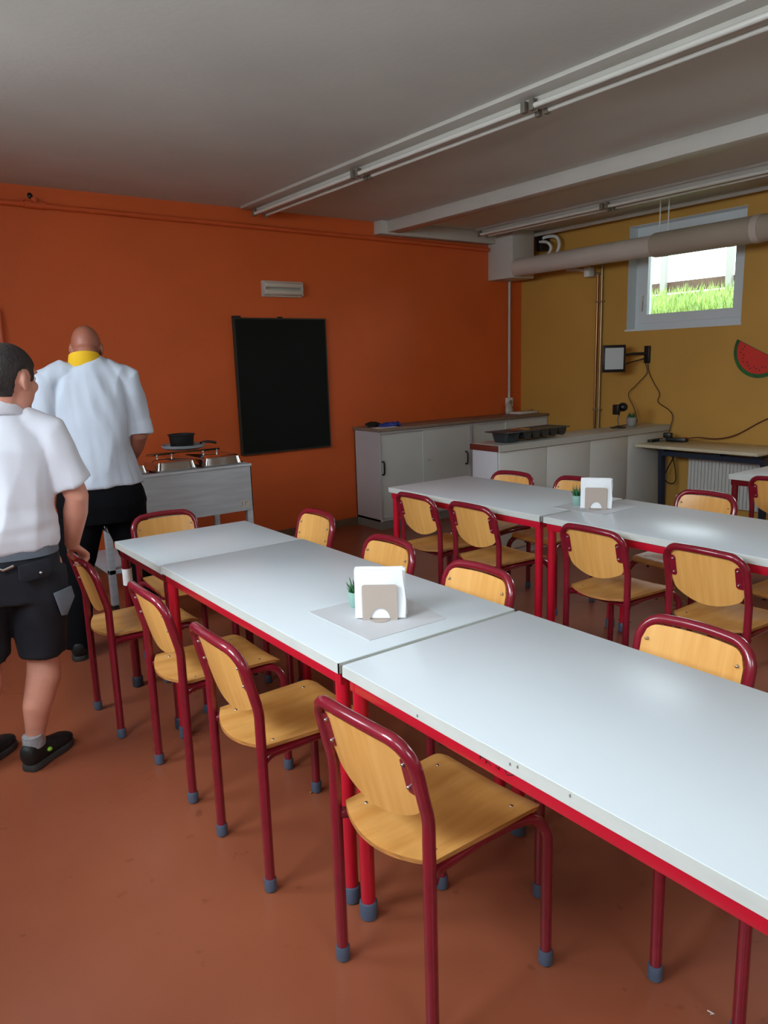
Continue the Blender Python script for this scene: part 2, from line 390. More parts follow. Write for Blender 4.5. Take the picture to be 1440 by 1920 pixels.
# outside: lawn bank, rail, posts
eb = MB(); 
eb.add([(XR+T, 1, 1.70), (XR+T, 9, 1.70), (XR+T+.7, 9, 1.93), (XR+T+.7, 1, 1.93), (9.4, 9, 2.32), (9.4, 1, 2.32), (16, 12, 2.45), (16, -2, 2.45)], [(0, 1, 2, 3), (3, 2, 4, 5), (5, 4, 6, 7)])
tag(eb.build('lawn_bank', MT['earth']), 'sloping green lawn bank outside the window in the yellow wall', 'lawn', kind='structure')
gm = MB()
for i in range(5200):
    x = random.uniform(XR+T+.05, 9.3); y = random.uniform(3.2, 7.6)
    z = 1.70+(x-XR-T)/.7*.23 if x < XR+T+.7 else 1.93+(x-XR-T-.7)/(9.4-XR-T-.7)*.39
    h = random.uniform(.05, .16); a = random.uniform(0, PI); d = Vector((math.cos(a), math.sin(a), 0))*.006; l = Vector((random.uniform(-.05, .05), random.uniform(-.05, .05), h))
    p = Vector((x, y, z)); gm.add([p-d, p+d, p+l*.6+d*.7, p+l], [(0, 1, 2, 3)])
tag(gm.build('grass', MT['grass']), 'tall green grass growing on the bank outside the small window', 'grass', kind='stuff')
fnc = thing('garden_fence', 'brown horizontal rail with grey post behind the grass outside the window', 'fence', (9.6, 5.4, 2.33))
MB().box(9.56, 9.64, 3, 9, 2.36, 2.50).build('rail', MT['brownwood'], fnc, world=True)
for y in (4.5, 5.35, 6.3): MB().box(9.5, 9.56, y-.04, y+.04, 2.3, 3.6).build('post', MT['potg'], fnc, world=True)

# ------------------------------------------------------------------ ceiling battens
def batten(name, x, y0, y1, label, group):
    zc = ZC-.022; t = thing(name, label, 'ceiling light', (x, (y0+y1)/2, zc), 0, group)
    h = (y1-y0)/2-.01
    MB().box(-.03, .03, -h, h, -.045, 0).build('housing', MT['white_trim'], t, bev=.003)
    for sx in (-.052, .052):
        MB().loft([(sx, -h+.03, -.045), (sx, h-.03, -.045)], [.013, .013], ref=(1, 0, 0), seg=12, round_ends=False).build('tube', MT['tube'], t)
        for e in (-1, 1): MB().box(sx-.014, sx+.014, e*(h-.018)-.014, e*(h-.018)+.014, -.064, -.012).build('tube_holder', MT['holder'], t, bev=.002)
ye = [(5.74, 4.27, 'nearest the orange wall'), (4.27, 2.76, 'second from the orange wall'), (2.76, 1.25, 'third from the orange wall')]
for (b1, a1, w_) in ye: batten('ceiling_light', 3.03, a1, b1, 'unlit tube batten in the long ceiling row, '+w_, 'battens of the long ceiling row')
ye = [(5.66, 4.15, 'at the orange wall end'), (4.15, 2.64, 'second from the orange wall'), (2.64, 1.13, 'by the right edge')]
for (b1, a1, w_) in ye: batten('ceiling_light', 5.45, a1, b1, 'unlit tube batten in the row by the yellow wall, '+w_, 'battens by the yellow wall')
tag(MB().tube([(6.08, 5.80, ZC-.035), (6.08, YB, ZC-.035)], .02).build('conduit', MT['white_trim']), 'thin white conduit along the ceiling above the small window', 'conduit')

# ------------------------------------------------------------------ duct
d = thing('ventilation_duct', 'round grey duct running below the ceiling across the window', 'duct', (5.80, 3, 2.345))
dz = 2.43-2.345
MB().loft([(0, 2.52, dz), (0, .93, dz)], [.086, .086], seg=28, round_ends=False).build('duct_pipe', MT['duct'], d)
MB().loft([(0, .935, dz), (0, .92, dz), (0, -4.8, dz)], [.096, .1, .1], seg=28, round_ends=False).build('insulation', MT['duct2'], d)
MB().loft([(0, .075, dz), (0, .02, dz)], [.104, .104], seg=28, round_ends=False).build('joint_band', MT['duct'], d)
for yy in (.80, .88): MB().tube([(-.02, yy, dz+.08), (-.02, yy, ZC-2.345)], .005, 8).build('hanger_rod', MT['plastic_w'], d)
MB().box(-.04, .0, .76, .92, ZC-2.345-.02, ZC-2.345).build('hanger_plate', MT['plastic_w'], d)

# ------------------------------------------------------------------ pipes on walls
op = MB().tube([(XL, YW-.035, 2.69), (5.72, YW-.035, 2.642)], .019, 14)
o = op.build('heating_pipe', MT['orange_pipe']); tag(o, 'thin orange pipe running along the top of the orange wall', 'pipe')
f = MB().tube([(1.28, YW-.035, 2.677), (1.42, YW-.035, 2.675)], .026, 14).tube([(1.35, YW-.035, 2.676), (1.35, YW-.035, 2.72)], .022, 14)
f.build('pipe_fitting', MT['orange_pipe'], o, world=True)
o2 = MB().tube([(1.03, YW-.035, .0), (1.03, YW-.035, 1.95)], .017, 12).tube([(1.03, YW-.035, 1.95), (1.03, YW, 1.97)], .02, 12).build('heating_pipe', MT['orange_pipe'])
tag(o2, 'short vertical orange pipe on the orange wall at the left edge', 'pipe')
o3 = MB().tube([(6.04, YW-.02, 1.10), (6.04, YW-.02, 2.34)], .014, 12).build('conduit', MT['white_trim'])
tag(o3, 'vertical white conduit in the corner down to the socket', 'conduit')
o4 = thing('wall_socket', 'white socket box at the foot of the white corner conduit', 'socket', (6.04, YW, 1.01))
MB().box(-.04, .04, -.045, 0, 0, .10).build('casing', MT['plastic_w'], o4, bev=.006)
MB().loft([(0, -.046, .05), (0, -.05, .05)], [.025, .022], seg=20, round_ends=False).build('outlet', MT['cab_edge'], o4)
pp = thing('water_pipe', 'pair of thin metal pipes with clips on the yellow wall behind the counter', 'pipe', (XR-.03, 4.81, .10))
MB().tube([(0, .025, 0), (0, .025, 2.21)], .011, 12).build('pipe', MT['copper'], pp)
MB().tube(smooth_path([(0, -.025, 0), (0, -.025, 2.16), (0, -.01, 2.21), (0, .09, 2.22), (0, .16, 2.22)], 6), .011, 12).build('pipe', MT['galv'], pp)
for z in (.9, 1.95): MB().box(-.016, .03, -.045, .045, z-.008, z+.008).build('clip', MT['galv'], pp)
vb = thing('white_pipe_bracket', 'white plastic bracket sticking out above the metal pipes', 'bracket', (6.14, 4.97, 2.35))
MB().tube(smooth_path([(0, .19, .035), (0, .05, .02), (0, -.05, .0)], 6), .014, 10).build('arm', MT['plastic_w'], vb)
MB().box(-.02, .07, -.10, -.04, -.06, .03).build('clamp', MT['plastic_w'], vb, bev=.006)
sp = thing('ceiling_bracket_loop', 'white looped hose on a dark bracket above the end of the duct', 'hose', (6.14, 5.42, 2.55))
MB().tube(smooth_path([(0, .1, .16), (0, .02, .19), (0, -.12, .17), (0, -.16, .09), (0, -.12, .0)], 6), .017, 10).build('hose', MT['plastic_w'], sp)
MB().tube(smooth_path([(-.02, .08, .15), (-.02, -.02, .13), (-.02, -.07, .07), (-.02, -.02, .0)], 6), .015, 10).build('hose', MT['plastic_w'], sp)
MB().box(-.03, .1, .05, .12, .06, .22).build('bracket', MT['black'], sp, bev=.005)

# ------------------------------------------------------------------ orange wall: chalkboard and lamp
cb = thing('chalkboard', 'blank dark green chalkboard hanging on the orange wall', 'chalkboard', (3.24, YW, .782))
MB().box(-.44, .44, -.03, -.012, .01, 1.14).build('writing_surface', MT['board'], cb)
fr = MB().box(-.45, -.438, -.034, 0, 0, 1.15).box(.438, .45, -.034, 0, 0, 1.15).box(-.438, .438, -.034, 0, 1.138, 1.15).box(-.438, .438, -.036, 0, 0, .012)
fr.build('board_frame', MT['alu'], cb)
MB().box(-.45, -.38, -.03, 0, 1.15, 1.165).build('hanging_clip', MT['black'], cb)
MB().box(-.02, .02, -.02, 0, 1.15, 1.162).build('hanging_clip', MT['black'], cb)
wl = thing('wall_lamp', 'rectangular unlit twin tube lamp above the chalkboard', 'wall lamp', (3.27, YW, 2.108))
MB().box(-.19, .19, -.03, 0, 0, .13).build('housing', MT['white_trim'], wl, bev=.004)
for z in (.035, .095): MB().loft([(-.168, -.048, z), (.168, -.048, z)], [.024, .024], ref=(0, 0, 1), seg=16).build('tube_cover', MT['lamp_diff'], wl)
for s_ in (-1, 1): MB().box(s_*.18-.009, s_*.18+.009, -.06, -.03, .01, .12).build('end_cap', MT['white_trim'], wl, bev=.003)
tag(MB().ell((1.33, YW-.002, 2.74), (.018, .008, .02)).build('wall_plug', MT['black']), 'small dark plug hole in the orange wall above the pipe', 'wall plug')

# ------------------------------------------------------------------ cupboards below the chalk wall
def cupboard(x0, x1, ysplit, label, knob_side):
    t = thing('sliding_door_cupboard', label, 'cupboard', (x0, 5.47, 0), 0, 'grey cupboards along the orange wall')
    W = x1-x0; D = .39; H = .912
    MB().box(0, .018, .0, D, .075, H).box(W-.018, W, 0, D, .075, H).box(0, W, D-.01, D, .075, H).box(0, W, .01, D, .075, .095).box(.018, W-.018, .0, .03, H-.02, H).box(.018, W-.018, .0, .012, .08, .1).build('body', MT['cab_dark'], t)
    MB().box(0, W, .012, D, 0, .075).build('plinth', MT['cab_edge'], t)
    sp = ysplit-x0
    d1 = MB().box(.02, sp+.01, .026, .04, .1, H-.022).build('door', MT['cab'], t)
    d2 = MB().box(sp-.01, W-.02, .008, .022, .1, H-.022).build('door', MT['cab'], t)
    def hnd(x, par, y):
        MB().tube(smooth_path([(x, y, .635), (x, y-.028, .63), (x, y-.034, .575), (x, y-.028, .52), (x, y, .515)], 5), .008, 8).build('handle', MT['black'], par)
    hnd(.05, d1, .026); hnd(W-.065, d2, .008)
    MB().loft([(sp+.06, .008, .60), (sp+.06, -.006, .60)], [.008, .008], seg=12).build('lock', MT['screw'], d2)
    return t
cupboard(3.97, 5.105, 4.505, 'grey sliding door cupboard nearest the chalkboard, black handles and lock', 1)
cupboard(5.107, 6.235, 5.62, 'grey sliding door cupboard in the corner, behind the counter', 1)
wt = MB().box(3.955, 6.243, 5.45, YW-.002, .913, .940).build('cupboard_worktop', MT['worktop'], bev=.003)
tag(wt, 'long grey-brown top covering both cupboards by the orange wall', 'worktop')
# gloves, paper and tray on the cupboard
gl = MB()
for i in range(10):
    a = random.uniform(0, PI); c = Vector((4.21+random.uniform(-.08, .10), 5.60+random.uniform(-.04, .04), .953)); dd = Vector((math.cos(a)*.06, math.sin(a)*.05, 0))
    gl.loft([c-dd, c+Vector((0, 0, .008)), c+dd], [.012, .022, .009], seg=8)
tag(gl.build('rubber_glove', MT['blue']), 'crumpled blue gloves lying on the cupboard top', 'gloves')
gk = MB()
for i in range(5):
    a = random.uniform(0, PI); c = Vector((4.10+random.uniform(-.03, .05), 5.74+random.uniform(-.02, .03), .956)); dd = Vector((math.cos(a)*.06, math.sin(a)*.04, .004))
    gk.loft([c-dd, c+Vector((0, 0, .012)), c+dd], [.013, .02, .012], seg=8)
tag(gk.build('black_cloth', MT['blackmat']), 'crumpled black cloth lying behind the blue gloves', 'cloth')
tag(MB().box(-.105+4.10, 4.21, 5.50, 5.60, .941, .944).build('paper_sheet', MT['paper']), 'white sheet of paper on the left end of the cupboard top', 'paper')
tr = thing('white_tray', 'shallow white tray on the cupboard top in the corner', 'tray', (6.09, 5.675, .9405))
MB().box(-.14, .14, -.08, .08, 0, .022).build('tray_body', MT['plastic_w'], tr, bev=.006)
MB().cyl((.11, 0, .022), .014, .018, 16).build('tray_knob', MT['copper'], tr)
bag = MB().loft([(5.99, 5.80, .942), (5.99, 5.80, .98), (5.985, 5.81, 1.03), (5.99, 5.82, 1.06)], [(.05, .03), (.055, .035), (.035, .025), (.015, .012)], seg=12)
bagm = mat('crinkled_clear_bag', (190, 178, 170), .3, bump=.6, bscale=40)
tag(bag.build('plastic_bag', bagm), 'small crinkled plastic bag below the corner socket', 'plastic bag')

# ------------------------------------------------------------------ serving counter
ct = thing('serving_counter', 'low white panelled counter with steel edge running to the yellow wall', 'counter', (4.0, 4.0, 0))
H = .84
MB().box(.03, 2.243, .02, .28, .0, H).build('body', MT['cab_dark'], ct)
for i, (a, b_) in enumerate(((.03, .56), (.565, 1.10), (1.105, 1.62), (1.625, 2.24))): MB().box(a, b_, .004, .022, .06, H-.006).build('front_panel', MT['cab'], ct, bev=.002)
MB().box(.012, .032, .01, .28, .0, H-.002).build('end_panel', MT['cab_dark'], ct, bev=.002)
MB().box(.0, 2.243, -.005, .30, H, .884).build('countertop', MT['redwood'], ct, bev=.002)
MB().box(.02, 2.243, -.012, .29, .884, .888).box(.012, 2.243, -.013, -.005, H-.002, .888).build('steel_cover', MT['strip'], ct)
# muffin tin
mp_ = thing('baking_tin', 'dark grey ribbed baking tin lying on the counter', 'baking tin', (4.50, 4.145, .889), math.radians(2))
MB().box(-.38, .38, -.12, -.10, .076, .084).box(-.38, .38, .10, .12, .076, .084).box(-.38, -.35, -.10, .10, .076, .084).box(.36, .38, -.10, .10, .076, .084).build('rim', MT['pan'], mp_, bev=.003)
for i in range(5):
    x = -.125+i*.108
    MB().loft([(x, -.10, .079), (x, .10, .079)], [(.050, .064), (.050, .064)], ref=(1, 0, 0), seg=24, round_ends=False, power=2.2).build('mould', MT['pan'], mp_)
for m_ in [o for o in COL.objects if o.parent == mp_ and o.name.startswith('mould')]:
    for v in m_.data.vertices: v.co.z = min(v.co.z, .079) if v.co.z > .02 else max(v.co.z, .0)
MB().loft([(-.265, 0, .0), (-.265, 0, .03), (-.265, 0, .079)], [(.07, .075), (.08, .085), (.085, .098)], seg=28, round_ends=False, power=4).build('well', MT['pan'], mp_)
MB().loft([(-.10, .0, .082), (-.10, .0, .092)], [(.09, .075), (.075, .06)], seg=24, round_ends=False).build('lid', MT['chrome'], mp_)
# gooseneck microphone / scanner
gs = thing('desk_scanner', 'small black gooseneck scanner standing on the counter', 'scanner', (5.69, 4.16, .889))
MB().lathe((0, 0, 0), [(.07, 0), (.07, .006), (.03, .014), (.012, .02)], 20).build('base', MT['black'], gs)
MB().tube(smooth_path([(0, 0, .015), (.005, .01, .08), (.02, .0, .15)], 6), .006, 8).build('neck', MT['black'], gs)
MB().ell((.03, -.02, .185), (.04, .045, .04)).build('head', MT['black'], gs)
MB().box(-.055, -.015, -.03, .03, .12, .21).build('grip', MT['black'], gs, bev=.008)
def pot_plant(name, loc, r, h, pm, label, n=14, hh=.05, lw=.006, grp=None):
    t = thing(name, label, 'plant', loc, 0, grp)
    MB().lathe((0, 0, 0), [(r*.72, 0), (r*.9, h*.15), (r, h*.6), (r, h), (r*.88, h), (r*.86, h*.8), (.001, h*.8)], 28).build('pot', pm, t)
    MB().cyl((0, 0, h*.8), r*.86, .003).build('soil', MT['soil'], t)
    lv = MB()
    for i in range(n):
        a = i*2.4; tilt = .25+.75*(i/n); L_ = hh*(1.15-.4*i/n)
        dr = Vector((math.cos(a)*math.sin(tilt), math.sin(a)*math.sin(tilt), math.cos(tilt)))
        b0 = Vector((math.cos(a)*r*.2, math.sin(a)*r*.2, h*.8))
        lv.loft([b0, b0+dr*L_*.5, b0+dr*L_+Vector((0, 0, L_*.12))], [(lw, lw*.5), (lw*.9, lw*.45), (lw*.12, lw*.1)], ref=(-math.sin(a), math.cos(a), 0), seg=8)
    lv.build('leaves', MT['plant'], t)
    return t
pot_plant('potted_succulent', (5.91, 4.18, .889), .046, .08, MT['potg'], 'small succulent in a grey pot on the counter end', 16, .05, .008)

# ------------------------------------------------------------------ yellow wall: tablet on arm, melon, cables
tb = thing('wall_tablet', 'black framed tablet on a swivel arm fixed to the yellow wall', 'tablet', (XR, 4.26, 1.53))
cT = Vector((-.30, .16, -.03)); nrm = Vector((-.62, -.78, .05)).normalized(); ux = Vector((.78, -.62, 0)).normalized(); uz = Vector((0, 0, 1))
MB().obox(cT, ux, uz, nrm, .105, .125, .012).build('casing', MT['black'], tb, bev=.004)
MB().obox(cT+nrm*.0125, ux, uz, nrm, .085, .098, .002).build('screen', MT['screen'], tb)
MB().obox(cT-nrm*.03, ux, uz, nrm, .03, .12, .018).build('mount', MT['black'], tb, bev=.004)
MB().box(-.03, 0, -.028, .028, -.08, .08).build('wall_plate', MT['black'], tb, bev=.006)
MB().tube([(-.02, 0, .01), (-.13, .08, .01), tuple(cT-nrm*.04+Vector((0, 0, .02)))], .012, 8).tube([(-.02, 0, -.03), tuple(cT-nrm*.04+Vector((0, 0, -.08)))], .006, 8).build('arm', MT['black'], tb)
cab = []
def cable(name, pts, r, m, label): return tag(MB().tube(smooth_path(pts, 8), r, 8).build(name, m), label, 'cable')
cable('cable', [(6.22, 4.27, 1.45), (6.22, 4.25, 1.36), (6.21, 4.35, 1.25), (6.2, 4.43, 1.16), (6.19, 4.36, 1.04), (6.17, 4.31, .95), (6.10, 4.26, .90), (5.90, 4.24, .896), (5.76, 4.22, .896)], .004, MT['amber_cable'], 'thin brown cable from the tablet arm looping down to the scanner')
cable('cable', [(6.23, 4.25, 1.45), (6.23, 4.23, 1.36), (6.225, 4.17, 1.26), (6.225, 4.11, 1.17), (6.225, 4.12, 1.09), (6.22, 4.0, 1.02), (6.22, 3.96, .95), (6.2, 3.98, .80), (6.12, 3.90, .765)], .004, MT['amber_cable'], 'thin brown cable from the tablet arm down to the desk')
cable('power_cable', [(6.235, 2.6, 1.2), (6.235, 2.98, 1.03), (6.235, 3.15, .95), (6.22, 3.35, .83), (6.18, 3.5, .79), (6.1, 3.64, .80), (6.05, 3.76, .775), (6.04, 3.80, .773)], .005, mat('dark_red_cable', (76, 20, 22), .45), 'dark red power cable running along the yellow wall to the desk')
cable('power_cable', [(6.16, 3.93, .73), (6.16, 3.88, .64), (6.17, 3.95, .50), (6.17, 3.99, .40), (6.17, 3.93, .35), (6.17, 3.87, .38), (6.17, 3.88, .50), (6.16, 3.91, .64), (6.16, 3.85, .73)], .005, MT['blackmat'], 'dark cable hanging in a loop below the desk')
ps = thing('power_strip', 'black power strip with adapter and red switch on the desk', 'power strip', (6.06, 3.88, .756), math.radians(8))
MB().box(-.035, .035, -.16, .02, 0, .035).build('strip_body', MT['black'], ps, bev=.005)
MB().box(-.03, .03, -.02, .05, .03, .075).build('adapter', MT['black'], ps, bev=.008)
MB().box(-.028, .01, -.155, -.13, .03, .04).build('switch', mat('red_switch', (150, 30, 24), .4), ps)
sb = thing('usb_hub', 'small black box with a pale stripe on the desk by the counter', 'hub', (6.0, 3.96, .756))
MB().box(-.12, .06, -.02, .025, 0, .022).build('hub_body', MT['black'], sb, bev=.004)
MB().box(.0, .055, -.024, -.02, .006, .016).build('stripe', MT['screen'], sb)
wm = thing('melon_picture', 'cut-out picture of a watermelon slice on the yellow wall', 'wall decoration', (XR, 3.2, 1.30))
r_ = .222; dv = Vector((0, -.891, -.454)); pv = Vector((0, .454, -.891)); cc = Vector((0, .2, .332))+dv*r_
def half(rr, off, th, k=28): return [(rr*math.cos(a), rr*math.sin(a)) for a in [PI*i/k for i in range(k+1)]]
MB().prism(half(r_, 0, 0), cc+Vector((-.006, 0, 0)), -dv, pv, -.005 if False else .005).build('rind', MT['rind'], wm)
fl = [(a*.86, b2*.84+.002) for a, b2 in half(r_, 0, 0)]
MB().prism(fl, cc+Vector((-.0075, 0, 0)), -dv, pv, .006).build('flesh', MT['redskin'], wm)
sd = MB()
for i in range(17):
    a = PI*(i+1)/18; rr = .135+.012*((i*7) % 3)
    c = cc+(-dv)*rr*math.cos(a)+pv*rr*math.sin(a)+Vector((-.0138, 0, 0)); sd.ell(c, (.002, .004, .008), 8, 6)
sd.build('seeds', MT['black'], wm)

# ------------------------------------------------------------------ desk and radiator
dk = thing('computer_desk', 'pale topped desk with navy steel frame along the yellow wall', 'desk', (5.97, 3.44, 0))
MB().box(-.27, .272, -.55, .548, .728, .754).build('desktop', MT['desk'], dk, bev=.003)
MB().box(-.06, -.02, -.5, .42, .64, .685).build('rail', MT['navy'], dk)
for y in (-.45, -.12, .40): MB().box(-.1, .1, y-.035, y+.035, .685, .728).build('support', MT['navy'], dk)
for y in (.44, -.48): 
    lg = MB().obox((.0, y, .35), (1, 0, .06), (0, 1, 0), (-.06, 0, 1), .03, .018, .345).build('leg', MT['navy'], dk)
    MB().box(-.22, .165, y-.02, y+.02, 0, .03).build('foot', MT['navy'], lg, bev=.005)
rd = thing('radiator', 'white ribbed radiator under the desk on the yellow wall', 'radiator', (6.19, 3.0, .2))
rb = MB().box(-.03, -.02, -.74, .74, 0, .4)
for i in range(45): y = -.72+i*.0327; rb.box(-.042, -.03, y-.009, y+.009, .01, .39)
rb.build('front_plate', MT['rad'], rd)
MB().box(-.02, .035, -.73, .73, .02, .385).build('core', MT['cab_edge'], rd)
MB().box(-.04, .04, -.745, .745, .39, .405).build('top_grille', MT['rad'], rd)
MB().tube([(0, .74, .045), (0, .86, .045), (0, .86, -.2)], .011, 10).build('supply_pipe', MT['white_trim'], rd)
MB().loft([(0, .78, .045), (0, .83, .045)], [.02, .02], seg=14).build('valve', MT['galv'], rd)

# ------------------------------------------------------------------ tables
def table(name, x0, x1, y0, y1, z, fmat, label, group, capm='cap', edge=True):
    cx, cy = (x0+x1)/2, (y0+y1)/2; t = thing(name, label, 'table', (cx, cy, 0), 0, group); hx, hy = (x1-x0)/2-.002, (y1-y0)/2-.003
    top = MB().box(-hx+.002, hx-.002, -hy+.002, hy-.002, z-.03, z).build('tabletop', MT['laminate'], t, bev=.002)
    MB().box(-hx, -hx+.003, -hy, hy, z-.031, z-.0015).box(hx-.003, hx, -hy, hy, z-.031, z-.0015).box(-hx, hx, -hy, -hy+.003, z-.031, z-.0015).box(-hx, hx, hy-.003, hy, z-.031, z-.0015).build('edge_band', MT['edge'], t)
    ix, iy = hx-.014, hy-.014
    MB().box(-ix, -ix+.025, -iy, iy, z-.07, z-.031).box(ix-.025, ix, -iy, iy, z-.07, z-.031).box(-ix+.025, ix-.025, -iy, -iy+.025, z-.07, z-.031).box(-ix+.025, ix-.025, iy-.025, iy, z-.07, z-.031).build('frame', fmat, t, bev=.002)
    for sx in (-1, 1):
        for sy in (-1, 1):
            lx, ly = sx*(ix-.02), sy*(iy-.02)
            lg = MB().cyl((lx, ly, .03), .0205, z-.07-.03+.035, 24).build('leg', fmat, t)
            MB().lathe((lx, ly, 0), [(.020, 0), (.0255, .003), (.0255, .048), (.0225, .052)], 24).build('foot_cap', MT[capm], lg)
    return t
table('dining_table', .985, 1.658, .235, 1.562, .75, MT['red'], 'white topped table with red frame in the front row, nearest the camera', 'white tables with red frames')
table('dining_table', .985, 1.658, 1.572, 2.90, .75, MT['red'], 'white topped table with red frame in the front row, carrying napkin holder and placemat', 'white tables with red frames')
t1 = table('small_table', 1.0, 1.685, 2.915, 3.55, .732, MT['burg'], 'short white topped table with dark burgundy frame at the far end of the front row', None, 'cap_dark')
tape = MB(); tape.loft([(-.306, .28, .52), (-.306, .28, .60)], [.0225, .0225], seg=24, round_ends=False); tape.build('paper_tape', MT['paper'], t1)
table('dining_table', 2.785, 3.462, 2.482, 3.757, .75, MT['red'], 'white topped table with red frame in the second row, nearest the cupboards', 'white tables with red frames')
table('dining_table', 2.785, 3.462, 1.148, 2.470, .75, MT['red'], 'white topped table with red frame in the second row at the right edge', 'white tables with red frames')
table('dining_table', 4.63, 5.31, 1.24, 2.535, .75, MT['burg'], 'white topped table with burgundy frame by the radiator at the right edge', None, 'cap_dark')

scr = MB()
for pl_ in ([(1.052, .711), (1.050, .700), (1.049, .708), (1.034, .704), (1.032, .697), (1.030, .704), (1.018, .699)], [(1.004, .704), (.999, .700), (.995, .706), (.994, .699)], [(.982, .712), (.972, .698), (.955, .706)]):
    scr.tube([(1.0005-1.3215, y-.8985, z) for y, z in pl_], .0009, 6)
t3 = [o for o in COL.objects if o.name == 'dining_table'][0]
scr.build('pen_scribble', MT['blackmat'], t3)
cr = MB()
for (y, z) in ((1.242, .729), (.93, .741), (.80, .742), (.95, .738)): cr.obox((.9855-1.3215, y-.8985, z), (1, 0, 0), (0, 1, 0), (0, 0, 1), .0008, .0012, .003)
cr.build('chip', MT['cab_edge'], t3)
straw = MB().tube([(1.462, .762, .003), (1.47, .757, .003), (1.466, .772, .004)], .0015, 6)
tag(straw.build('straw_scrap', MT['plastic_w']), 'tiny bent white straw scrap on the floor, bottom right', 'scrap')
tag(MB().ell((1.212, 2.158, .003), (.006, .004, .003), 10, 6).build('crumb', MT['wood_edge']), 'pale crumb on the floor under the second chair', 'crumb')

# ------------------------------------------------------------------ chair
def make_chair():
    t = thing('school_chair', '', 'chair', (0, 0, 0), 0, 'wooden chairs with burgundy tube frames')
    xr, yr, yf, r, HT = -.19, .170, .190, .0152, .760
    R_ = MT['chair_red']
    # upper back frame: posts, rounded corners, bowed top bar
    xb = lambda z: xr-(z-.57)*.25
    P = [Vector((xr, -yr, .52)), Vector((xr, -yr, .555)), Vector((xr-.0015, -yr, .571)), Vector((xb(.59), -yr, .59)), Vector((xb(.65), -yr, .65))]
    cr = .068
    for i in range(0, 9):
        a = (PI/2)*i/8; zz = HT-cr+cr*math.sin(a); yy = -(yr-cr)-cr*math.cos(a)
        P.append(Vector((xb(zz)-.016*(1-(yy/yr)**2), yy, zz)))
    for i in range(1, 8):
        yy = -(yr-cr)+2*(yr-cr)*i/8; P.append(Vector((xb(HT)-.016*(1-(yy/yr)**2), yy, HT+.004*(1-(yy/(yr-cr))**2))))
    P2 = [Vector((p.x, -p.y, p.z)) for p in reversed(P[:14])]
    MB().tube(P+P2, r, 14).build('back_frame', R_, t, ang=60)
    for sy in (-1, 1):
        lg = MB().tube([(xr, sy*yr, .02), (xr, sy*yr, .521)], r, 14).build('leg', R_, t, ang=60)
        MB().lathe((xr, sy*yr, 0), [(.0145, 0), (.0185, .004), (.0185, .038), (.0165, .042)], 20).build('foot_cap', MT['cap'], lg)
        pth = [(-.183, sy*yr, .420), (-.150, sy*.148, .420), (.0, sy*.142, .420), (.09, sy*.150, .420)]
        cx_, rr = .135, .055
        pp_ = [Vector(p) for p in pth]
        for i in range(0, 8):
            a = PI/2-(PI/2)*i/7; pp_.append(Vector((cx_+rr*math.cos(a), sy*(.160+(yf-.160)*(i/7)), .420-rr+rr*math.sin(a))))
        pp_.append(Vector((.19, sy*yf, .02)))
        lf = MB().tube(pp_, r*.96, 14).build('leg', R_, t, ang=60)
        MB().lathe((.19, sy*yf, 0), [(.0145, 0), (.0185, .004), (.0185, .038), (.0165, .042)], 20).build('foot_cap', MT['cap'], lf)
        # bracket plate on the post, holding the backrest
        br = MB(); br.prism([(-.020, -.046), (.012, -.046), (.020, -.038), (.020, .038), (.012, .046), (-.020, .046)], (xb(.672)-.001, sy*(yr-.024), .672), (0, -sy, 0), Vector((-.25, 0, 1)).normalized(), .004*sy)
        bk = br.build('bracket', R_, t)
        for dz_ in (-.029, .029):
            c = Vector((xb(.672+dz_), sy*(yr-.032), .672+dz_))
            MB().loft([c+Vector((-.010, 0, 0)), c+Vector((.016, 0, 0))], [.0042, .0042], ref=(0, 0, 1), seg=10).build('screw', MT['screw'], bk)
    MB().tube([(-.145, -.15, .412), (-.145, .15, .412)], .010, 10).build('crossbar', R_, t)
    MB().tube([(.12, -.16, .412), (.12, .16, .412)], .010, 10).build('crossbar', R_, t)
    for sy in (-1, 1): MB().cyl((.11, sy*.12, .385), .008, .03, 10).build('stacking_stop', MT['blackmat'], t)
    # seat
    def seatf(u, v):
        vv = 2*v-1; hw = .159+.018*u
        # rounded front corners
        hw2 = hw*(1 if u < .9 else 1-.10*((u-.9)/.1)**2)
        y = vv*hw2
        xrear = -.168-.048*(1-vv*vv); xfr = .197
        x = xrear+(xfr-xrear)*u
        z = .444+.010*vv*vv*(1-.5*u)-.010*math.sin(PI*min(1, u*1.25))*(1-vv*vv)
        if u > .86: z -= .016*((u-.86)/.14)**2
        return (x, y, z)
    st = MB().grid_plate(26, 18, seatf, .010).build('seat', [MT['wood_seat'], MT['wood_edge']], t, ang=50)
    for sx_, sy in ((-.13, -.125), (-.13, .125), (.125, -.13), (.125, .13)):
        u = (sx_+.2)/.4; MB().ell((sx_, sy, .4465), (.0055, .0055, .003), 10, 6).build('screw', MT['screw'], st)
    def backf(u, v):
        vv = 2*v-1; hw = .155
        e = abs(vv)
        topz = .742+.005*(1-vv*vv)-(0.045*(1-math.sqrt(max(0, 1-((e-.74)/.26)**2))) if e > .74 else 0)
        botz = .530+.050*vv*vv+(0.026*(1-math.sqrt(max(0, 1-((e-.84)/.16)**2))) if e > .84 else 0)
        z = topz+(botz-topz)*u; y = vv*hw
        if u > .6: y *= 1-.03*((u-.6)/.4)**2
        x = xb(z)+.012-.020*(1-vv*vv)
        return (x, y, z)
    MB().grid_plate(16, 30, backf, .009).build('backrest', [MT['wood'], MT['wood_edge']], t, ang=50)
    return t
ch0 = make_chair(); KT = kid_table(ch0)
